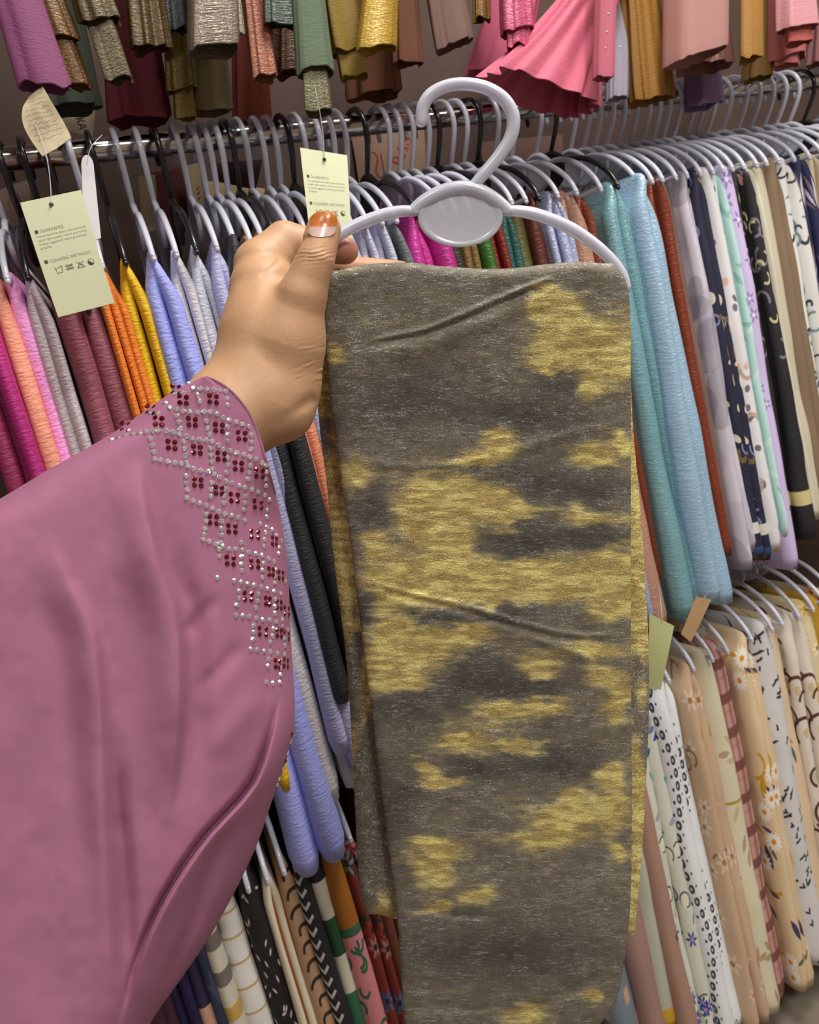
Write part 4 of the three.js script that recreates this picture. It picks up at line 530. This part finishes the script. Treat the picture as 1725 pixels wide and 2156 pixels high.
function sleeveDepth(x, y) {
  const L = SL(y), R = SR(y), u = clamp((x - L) / (R - L)), base = 0.692 - 0.10 * clamp((560 - x) / 760) - 0.035 * clamp((y - 900) / 1400), q = Math.abs(2 * u - 1);
  let e = Math.sqrt(Math.max(0, 1 - Math.pow(q, 5))); if (u > 0.5) e = lerp(Math.max(e, 0.93), e, smooth(960, 1110, y)); if (u < 0.5) e = lerp(e, 1, smooth(1060, 1300, y));
  return { d: base - 0.058 * e - (sleeveFolds(x, y) + 0.004 * (fbm(x / 90, y / 120, 71, 3) - 0.5)) * smooth(0, 0.12, e), base, e, u };
}
const sleeveMat = new THREE.MeshPhysicalMaterial({ color: hexLin('#a06584'), roughness: 0.75, bumpMap: rep(weaveTex, 20, 30), bumpScale: 0.00025, sheen: 0.2, sheenColor: new THREE.Color(0.75, 0.45, 0.62), sheenRoughness: 0.5 });
let sleeve;
{
  const NX = 280, NB = 40, NY = 460, Y0 = 793, Y1 = 2330;
  const ys = (j) => { const t = j / (NY - 1); return Y0 + (Y1 - Y0) * (t < 0.3 ? lerp(0, 0.12, t / 0.3) * 1 : lerp(0.12, 1, (t - 0.3) / 0.7)); };
  const geo = grid(NY, NX + NB, (i, j) => {
    const y = ys(j), L = SL(y), R = SR(y);
    if (i < NX) { const t = i / (NX - 1), u = t > 0.8 ? 0.8 + 0.2 * Math.sin((t - 0.8) / 0.2 * Math.PI / 2) : t, x = lerp(L, R, u), p = P(x, y, sleeveDepth(x, y).d); return [p.x, p.y, p.z, p.x * 4, p.y * 4]; }
    const t = 1 - (i - NX) / (NB - 1), u = t, x = lerp(L + 1, R - 1, u), s = sleeveDepth(x, y), q = Math.abs(2 * u - 1), eb = Math.sqrt(Math.max(0, 1 - Math.pow(q, 4))), p = P(x, y, s.base + 0.056 * (cuffRow(y) && u > 0.5 ? Math.max(eb, 0.8) : eb) + 0.003); return [p.x, p.y, p.z, p.x * 4, p.y * 4];
  }, { wrapU: true, skip: (i, j) => i === NX - 1 && cuffRow(ys(j)) });
  sleeve = part('sleeve', geo, sleeveMat, person); sleeve.userData.label = 'mauve bell sleeve with a rhinestone lattice along the cuff';
  // rolled hem along the cuff edge
  const hem = []; for (const y of [794, 800, 810, 825, 850, 880, 920, 965, 1000, 1040]) { const x = SR(y) - 1.5; hem.push(P(x, y, sleeveDepth(x, y).d + 0.0006)); }
  part('cuff_hem', tube(hem, 0.0011, 60, 8), sleeveMat, sleeve);
}
// rhinestones: pixel coordinates read from the photograph (zoomed strip: origin 150, 740, scale 2.913)
{
  const z = ([x, y]) => [150 + x / 2.913, 740 + y / 2.913];
  const lines = [
    [[720, 195], [760, 230], [860, 232], [950, 245]], [[575, 318], [610, 350], [660, 358], [715, 372], [765, 375], [820, 368], [870, 375], [930, 405], [1000, 430], [1105, 470]], [[250, 540], [330, 515], [410, 500], [470, 487], [575, 487], [635, 497], [685, 512], [755, 540], [805, 545], [850, 545], [895, 565], [935, 600], [995, 615], [1075, 640], [1140, 665], [1195, 700]],
    [[510, 660], [560, 670], [620, 680], [665, 688], [705, 698], [745, 718], [815, 738], [860, 742], [895, 765], [950, 795], [1000, 815], [1080, 840], [1150, 860], [1200, 885], [1230, 930]], [[710, 900], [740, 912], [780, 930], [845, 950], [905, 985], [985, 1010], [1060, 1035], [1095, 1045]], [[1160, 1060], [1225, 1080], [1250, 1110], [1270, 1150]],
    [[810, 1150], [865, 1175], [915, 1190], [975, 1215], [1050, 1220], [1125, 1240], [1180, 1250], [1240, 1285], [1280, 1300]], [[895, 1388], [930, 1392]], [[1000, 1408], [1045, 1420], [1095, 1428], [1160, 1445], [1220, 1460], [1270, 1480], [1310, 1490]], [[1010, 1615], [1075, 1625], [1150, 1640], [1215, 1650], [1270, 1665], [1310, 1690], [1335, 1710]], [[1100, 1825], [1165, 1835], [1210, 1842], [1260, 1850], [1330, 1862]], [[1195, 2030], [1240, 2035], [1280, 2030]],
    [[485, 535], [505, 615], [510, 660]], [[600, 320], [640, 385], [655, 420], [665, 465], [685, 512], [690, 550], [695, 600], [705, 655], [708, 698], [705, 750], [708, 800], [710, 850], [710, 900]], [[760, 230], [785, 292], [797, 325], [820, 368], [825, 410], [833, 450], [845, 500], [850, 545], [857, 600], [857, 645], [860, 695], [862, 742], [860, 800], [858, 840], [853, 895], [845, 950]], [[830, 1000], [828, 1055], [818, 1105], [810, 1150]],
    [[950, 245], [955, 280], [962, 325], [965, 368]], [[962, 465], [962, 510], [960, 560]], [[960, 655], [960, 700], [955, 745]], [[945, 845], [938, 895], [935, 945]], [[925, 1045], [922, 1095], [920, 1140], [910, 1190], [908, 1240], [912, 1295]], [[1105, 470], [1105, 520], [1107, 565], [1105, 605]], [[1100, 700], [1093, 745], [1085, 795]], [[1070, 890], [1065, 940], [1060, 985]], [[1045, 1175], [1050, 1220], [1047, 1270], [1048, 1320], [1045, 1370]], [[1030, 1470], [1025, 1520], [1018, 1565], [1010, 1615]],
    [[1195, 700], [1195, 750], [1192, 800], [1195, 840]], [[1205, 930], [1203, 975], [1200, 1020]], [[1190, 1110], [1185, 1160], [1183, 1210]], [[1180, 1300], [1175, 1350], [1170, 1395]], [[1148, 1490], [1142, 1535], [1133, 1585]], [[1123, 1680], [1120, 1735], [1112, 1780], [1100, 1825]], [[1290, 1160], [1275, 1200], [1270, 1245]], [[1260, 1335], [1247, 1385], [1248, 1430]], [[1250, 1520], [1250, 1560], [1248, 1610]], [[1240, 1700], [1232, 1750], [1220, 1800]], [[1215, 1890], [1202, 1940]], [[1315, 1410], [1310, 1450]], [[1295, 1640], [1300, 1600]], [[1310, 1760], [1310, 1810]], [[1290, 1900], [1283, 1950], [1285, 1990]], [[485, 380], [515, 385], [565, 370]], [[640, 265], [700, 245]],
  ];
  const quads = [[870, 290], [685, 295], [535, 425], [740, 430], [905, 465], [1045, 515], [615, 570], [770, 600], [920, 640], [1025, 700], [1155, 745], [775, 800], [905, 850], [1000, 895], [1145, 935], [870, 1030], [985, 1085], [1125, 1120], [1245, 1160], [975, 1280], [1125, 1300], [1225, 1350], [1285, 1370], [1085, 1500], [1205, 1530], [1275, 1550], [1320, 1590], [1175, 1715], [1275, 1725], [1320, 1740], [1265, 1915], [1315, 1910], [485, 355], [330, 460], [640, 232]];
  const stone = (() => { const g = new THREE.CylinderGeometry(0.55, 1, 0.45, 8, 1).toNonIndexed(); const t = new THREE.CylinderGeometry(1, 1, 0.2, 8, 1, true).toNonIndexed().translate(0, -0.32, 0); const m = mergeGeometries([g, t]); m.computeVertexNormals(); return m; })();
  const clear = new THREE.MeshPhysicalMaterial({ color: hexLin('#eef0f4'), metalness: 0.8, roughness: 0.12, clearcoat: 1, clearcoatRoughness: 0.03 }), red = new THREE.MeshPhysicalMaterial({ color: hexLin('#6a0d1c'), metalness: 0.6, roughness: 0.15, clearcoat: 1, clearcoatRoughness: 0.03 });
  const R = rng(99);
  const put = (px, py, mat, name, r) => {
    const x = Math.min(px, SR(py) - 1.5), y = Math.max(py, 799), f = (a, b) => P(a, b, sleeveDepth(clamp(a, SL(b) + 1, SR(b) - 0.6), b).d), p = f(x, y), n = new THREE.Vector3().crossVectors(f(x, y + 2).sub(p), f(x - 2 < SL(y) + 1 ? x + 2 : x - 2, y).sub(p)).normalize(); if (n.dot(EYE.clone().sub(p)) < 0) n.negate();
    const s = part(name, stone, mat, sleeve); s.position.copy(p).addScaledVector(n, r * 0.3); s.quaternion.setFromUnitVectors(V(0, 1, 0), n.add(V((R() - 0.5) * 0.25, (R() - 0.5) * 0.25, (R() - 0.5) * 0.25)).normalize()); s.scale.setScalar(r); s.rotateY(R() * 3);
  };
  let n = 0; const used = [];
  const free = (x, y) => { if (used.some(([a, b]) => Math.hypot(a - x, b - y) < 8.5)) return false; used.push([x, y]); return true; };
  for (const l of lines) { const pts = l.map(z); let acc = 0; for (let i = 1; i < pts.length; i++) { const [ax, ay] = pts[i - 1], [bx, by] = pts[i], d = Math.hypot(bx - ax, by - ay), step = 14.5; while (acc <= d + 0.01) { const t = acc / d, x = lerp(ax, bx, t) + (R() - 0.5) * 1.5, y = lerp(ay, by, t) + (R() - 0.5) * 1.5; if (n < 298 && free(x, y)) { put(x, y, clear, 'clear_rhinestone', 0.00225); n++; } acc += step; } acc -= d; } }
  quads.forEach(([x, y]) => { const sq = x > 1200 ? 0.6 : 1; for (const [a, b] of [[-20 * sq, -20], [22 * sq, -14], [-18 * sq, 20], [22 * sq, 24]]) { const [px, py] = z([x + a, y + b]); put(px, py, red, 'dark_red_rhinestone', 0.0021); } });
  for (const [x, y] of [[614, 1545], [612, 1562], [607, 1585], [603, 1602], [598, 1618], [590, 1640], [583, 1652]]) put(x, y, (Math.round(y) % 3) ? clear : red, 'edge_rhinestone', 0.0022);
}

// ---------------------------------------------------------------- tags and labels
function guaranteeTex() {
  return canvasTex(512, 976, (c, w, h) => {
    fill(c, w, h, '#dfe6c2'); c.fillStyle = '#4c5548'; c.strokeStyle = '#4c5548';
    c.fillRect(40, 250, 30, 30); c.font = '38px sans-serif'; c.fillText('GUARANTEE', 82, 280);
    c.font = '25.5px sans-serif'; ['This product has been manufactured', 'under tight quality control and needs', 'to keep suggested cleaning methods', 'as below'].forEach((s, i) => c.fillText(s, 42, 316 + i * 33));
    c.fillRect(40, 505, 30, 30); c.font = '38px sans-serif'; c.fillText('CLEANING METHODS:', 82, 536);
    c.lineWidth = 5; c.beginPath(); c.moveTo(110, 575); c.lineTo(122, 632); c.lineTo(162, 632); c.lineTo(174, 575); c.moveTo(110, 588); c.quadraticCurveTo(126, 598, 142, 588); c.quadraticCurveTo(158, 578, 174, 588); c.stroke();
    c.beginPath(); c.ellipse(234, 603, 22, 20, 0, 0, TAU); c.moveTo(206, 578); c.lineTo(264, 630); c.moveTo(264, 578); c.lineTo(206, 630); c.moveTo(196, 592); c.lineTo(272, 592); c.moveTo(196, 614); c.lineTo(272, 614); c.stroke();
    c.beginPath(); c.moveTo(300, 630); c.lineTo(330, 582); c.lineTo(360, 630); c.closePath(); c.moveTo(300, 578); c.lineTo(366, 632); c.moveTo(366, 578); c.lineTo(300, 632); c.stroke();
    c.beginPath(); c.arc(424, 604, 26, 0, TAU); c.stroke(); c.beginPath(); c.arc(424, 604, 26, 0.6, 3.9); c.fill();
  });
}
const tagTex = guaranteeTex();
// card with thickness from four pixel corners (tl, tr, br, bl) with depths
function cardGeo(cs, bend = 0, thick = 0.0006, n = 10) {
  const [a, b, c, d] = cs.map(([x, y, z]) => P(x, y, z)), nn = new THREE.Vector3().crossVectors(b.clone().sub(a), d.clone().sub(a)).normalize(); if (nn.dot(EYE.clone().sub(a)) < 0) nn.negate();
  const sheet = (off) => grid(n, n, (i, j) => { const u = i / (n - 1), v = j / (n - 1), p = a.clone().lerp(b, u).lerp(d.clone().lerp(c, u), v).addScaledVector(nn, off + bend * Math.sin(Math.PI * v) * (0.6 + 0.4 * u)); return [p.x, p.y, p.z, u, 1 - v]; });
  return mergeGeometries([sheet(thick / 2), sheet(-thick / 2)]);
}
const cardFront = new THREE.MeshStandardMaterial({ map: tagTex, roughness: 0.75 });
const string = new THREE.MeshPhysicalMaterial({ color: hexLin('#c9cbd2'), roughness: 0.35, transmission: 0.3, thickness: 0 });
function hole(px, py, d, parent) { const o = P(px, py, d); const m = part('eyelet', new THREE.TorusGeometry(0.0019, 0.0005, 8, 20), new THREE.MeshStandardMaterial({ color: hexLin('#6f7a70'), roughness: 0.5 }), parent); m.position.copy(o); m.lookAt(EYE); const k = part('hole', new THREE.CylinderGeometry(0.0016, 0.0016, 0.0004, 16).rotateX(Math.PI / 2), new THREE.MeshStandardMaterial({ color: hexLin('#3c3c38'), roughness: 0.9 }), parent); k.position.copy(o); k.lookAt(EYE); }
{
  const t = thing('guarantee_tag', 'pale green guarantee tag hanging at the far left below the plum scarf', 'tag', 'guarantee tags');
  part('card', cardGeo([[43, 427, 0.80], [171, 400, 0.795], [241, 638, 0.80], [123, 668, 0.805]], 0.002), cardFront, t); hole(108, 431, 0.7965, t);
  part('string', tube([P(108, 431, 0.796), P(106, 385, 0.80), P(98, 330, 0.806), P(84, 285, 0.812), P(74, 262, 0.814)], 0.00045, 30, 6), string, t);
  const t2 = thing('guarantee_tag', 'smaller pale green guarantee tag hanging just above the thumb', 'tag', 'guarantee tags');
  part('card', cardGeo([[632, 311, 0.955], [731, 327, 0.955], [743, 528, 0.96], [657, 530, 0.96]], 0.002), cardFront, t2); hole(683, 336, 0.9525, t2);
  part('string', tube([P(683, 336, 0.953), P(681, 290, 0.95), P(675, 245, 0.945), P(668, 205, 0.94), P(664, 186, 0.94)], 0.0005, 30, 6), string, t2);
  // crumpled cloth label on the plum scarf
  const lt = canvasTex(256, 320, (c, w, h) => { fill(c, w, h, '#cfc3a4'); c.strokeStyle = '#9a8a6a'; c.lineWidth = 3; const R = rng(5); for (let k = 0; k < 9; k++) { c.beginPath(); let x = 30; c.moveTo(x, 60 + k * 24); while (x < 220) { x += 6 + R() * 9; c.lineTo(x, 60 + k * 24 + (R() - 0.5) * 12); } c.stroke(); } });
  const lab = thing('cloth_label', 'crumpled beige cloth label under the plum purple scarf end', 'label');
  const cs = [[62, 205], [96, 188], [148, 288], [84, 324]].map(([x, y]) => P(x, y, 0.815)); const nn = camZ.clone();
  const sheet = (off) => grid(24, 16, (i, j) => { const u = i / 15, v = j / 23, p = cs[0].clone().lerp(cs[1], u).lerp(cs[3].clone().lerp(cs[2], u), v).addScaledVector(nn, off + 0.006 * Math.sin(v * 4.4 + u * 1.5) + 0.003 * (fbm(u * 4, v * 5, 8, 3) - 0.5)).addScaledVector(camX, -0.008 * Math.sin(v * Math.PI) * (1 - u) * 1.2); return [p.x, p.y, p.z, u, 1 - v]; });
  part('cloth', mergeGeometries([sheet(0.0004), sheet(-0.0004)]), new THREE.MeshStandardMaterial({ map: lt, roughness: 0.8 }), lab);
  // small rounded white swing tag seen edge-on beside the first card
  const wt = thing('swing_tag', 'narrow white plastic swing tag behind the left guarantee tag', 'tag');
  const sh = new THREE.Shape(); sh.absellipse(0, 0.03, 0.006, 0.012, 0, Math.PI); sh.lineTo(-0.007, -0.045); sh.quadraticCurveTo(0, -0.052, 0.009, -0.046); sh.lineTo(0.006, 0.03);
  const wm = part('plate', new THREE.ExtrudeGeometry(sh, { depth: 0.0008, bevelEnabled: true, bevelSize: 0.0003, bevelThickness: 0.0003, bevelSegments: 1 }), new THREE.MeshStandardMaterial({ color: hexLin('#c8c8cc'), roughness: 0.4 }), wt);
  const wq = P(188, 410, 0.86); wt.position.copy(wq); wt.quaternion.copy(camera.quaternion); wt.rotateZ(0.06); wt.rotateY(0.3);
  part('string', tube([V(0, 0.034, 0.002), V(0.004, 0.05, 0.0), V(0.016, 0.07, -0.01)], 0.0004, 16, 5), string, wt);
}
// paper tags and cards pinned on the wall behind the upper rail
function wallCard(label, pts, z, color, draw) {
  const w3 = pts.map(([x, y]) => onZ(x, y, z)), t = thing('paper_card', label, 'card', 'paper cards behind the upper rail'); t.position.copy(w3[0]);
  const [a, b, c, d] = w3.map((p) => p.clone().sub(w3[0])); const map = canvasTex(256, 256, (x, w, h) => { fill(x, w, h, color); if (draw) draw(x, w, h); });
  const sheet = (off) => grid(6, 6, (i, j) => { const u = i / 5, v = j / 5, p = a.clone().lerp(b, u).lerp(d.clone().lerp(c, u), v); return [p.x, p.y, p.z + off + 0.006 * Math.sin(v * 3 + u), u, 1 - v]; });
  part('sheet', mergeGeometries([sheet(0.0006), sheet(-0.0006)]), new THREE.MeshStandardMaterial({ map, roughness: 0.8 }), t);
}
const redInk = (txt, rot, sz) => (c, w, h) => { c.save(); c.translate(w * 0.6, h * 0.5); c.rotate(rot); c.fillStyle = '#8a2a20'; c.font = `bold ${sz}px serif`; c.textAlign = 'center'; c.fillText(txt, 0, 0); c.restore(); };
wallCard('beige paper card printed NKA behind the dark green scarf end', [[130, 225], [200, 232], [196, 285], [128, 275]], -0.10, '#b9ab92', (c, w, h) => { c.fillStyle = '#4a4038'; c.save(); c.translate(w * 0.55, h * 0.5); c.rotate(1.2); c.font = 'bold 90px sans-serif'; c.textAlign = 'center'; c.fillText('NKA', 0, 30); c.restore(); });
wallCard('cream narrow card hanging left of the maroon one', [[290, 372], [325, 370], [335, 480], [300, 492]], -0.12, '#c6b690');
wallCard('maroon card between the cream ones', [[315, 365], [400, 352], [410, 480], [345, 500]], -0.16, '#5e1c28');
wallCard('cream card with small dark print', [[385, 350], [420, 345], [436, 470], [400, 490]], -0.13, '#b8a888', redInk('ill', 1.4, 60));
wallCard('dark brown folded card under the rail', [[440, 345], [550, 338], [540, 398], [450, 380]], -0.11, '#3a1814');
wallCard('wide cream board behind the hangers', [[430, 380], [560, 400], [560, 450], [440, 470]], -0.17, '#c4b184');
wallCard('brownish paper bag panel with red lettering', [[740, 290], [890, 275], [900, 430], [760, 440]], -0.236, '#8f7362', (c, w, h) => { redInk('RAS', -1.1, 56)(c, w * 1.2, h * 0.6); c.strokeStyle = '#7a2a22'; c.lineWidth = 6; c.beginPath(); c.moveTo(60, 60); c.bezierCurveTo(110, 90, 30, 130, 90, 160); c.bezierCurveTo(130, 180, 60, 210, 110, 235); c.moveTo(90, 70); c.lineTo(100, 200); c.stroke(); });
wallCard('mauve brown panel right of the lettered paper', [[1010, 300], [1180, 285], [1190, 420], [1020, 430]], -0.236, '#7c6056');
wallCard('taupe panel low behind the left hangers', [[0, 400], [60, 380], [70, 470], [0, 480]], -0.18, '#8a7468', (c) => { c.fillStyle = '#54463e'; c.font = 'bold 80px serif'; c.fillText('AA', 60, 120); });
// cards hanging in the lower row at the right
{
  const t = thing('guarantee_tag', 'green guarantee tag beside the right edge of the held scarf', 'tag', 'guarantee tags');
  part('card', cardGeo([[1368, 1292, 1.12], [1420, 1318, 1.11], [1392, 1452, 1.12], [1364, 1450, 1.13]], 0.002), new THREE.MeshStandardMaterial({ color: hexLin('#b9bd86'), roughness: 0.75 }), t);
  part('string', tube([P(1395, 1306, 1.112), P(1392, 1270, 1.12), onZ(1386, 1225, 0.12), onZ(1384, 1190, 0.1)], 0.0006, 12, 5), string, t);
  const t2 = thing('kraft_tag', 'brown kraft tag below the light blue scarf', 'tag');
  part('card', cardGeo([[1466, 1256, 1.22], [1498, 1262, 1.22], [1455, 1352, 1.22], [1434, 1335, 1.22]], 0.001), new THREE.MeshStandardMaterial({ color: hexLin('#a3835c'), roughness: 0.8 }), t2);
  part('string', tube([P(1480, 1266, 1.218), onZ(1488, 1240, 0.13), onZ(1492, 1195, 0.1)], 0.0006, 12, 5), string, t2);
}

scene.traverse((o) => { if (o.isMesh) { o.castShadow = true; o.receiveShadow = true; } });
renderer.render(scene, camera);
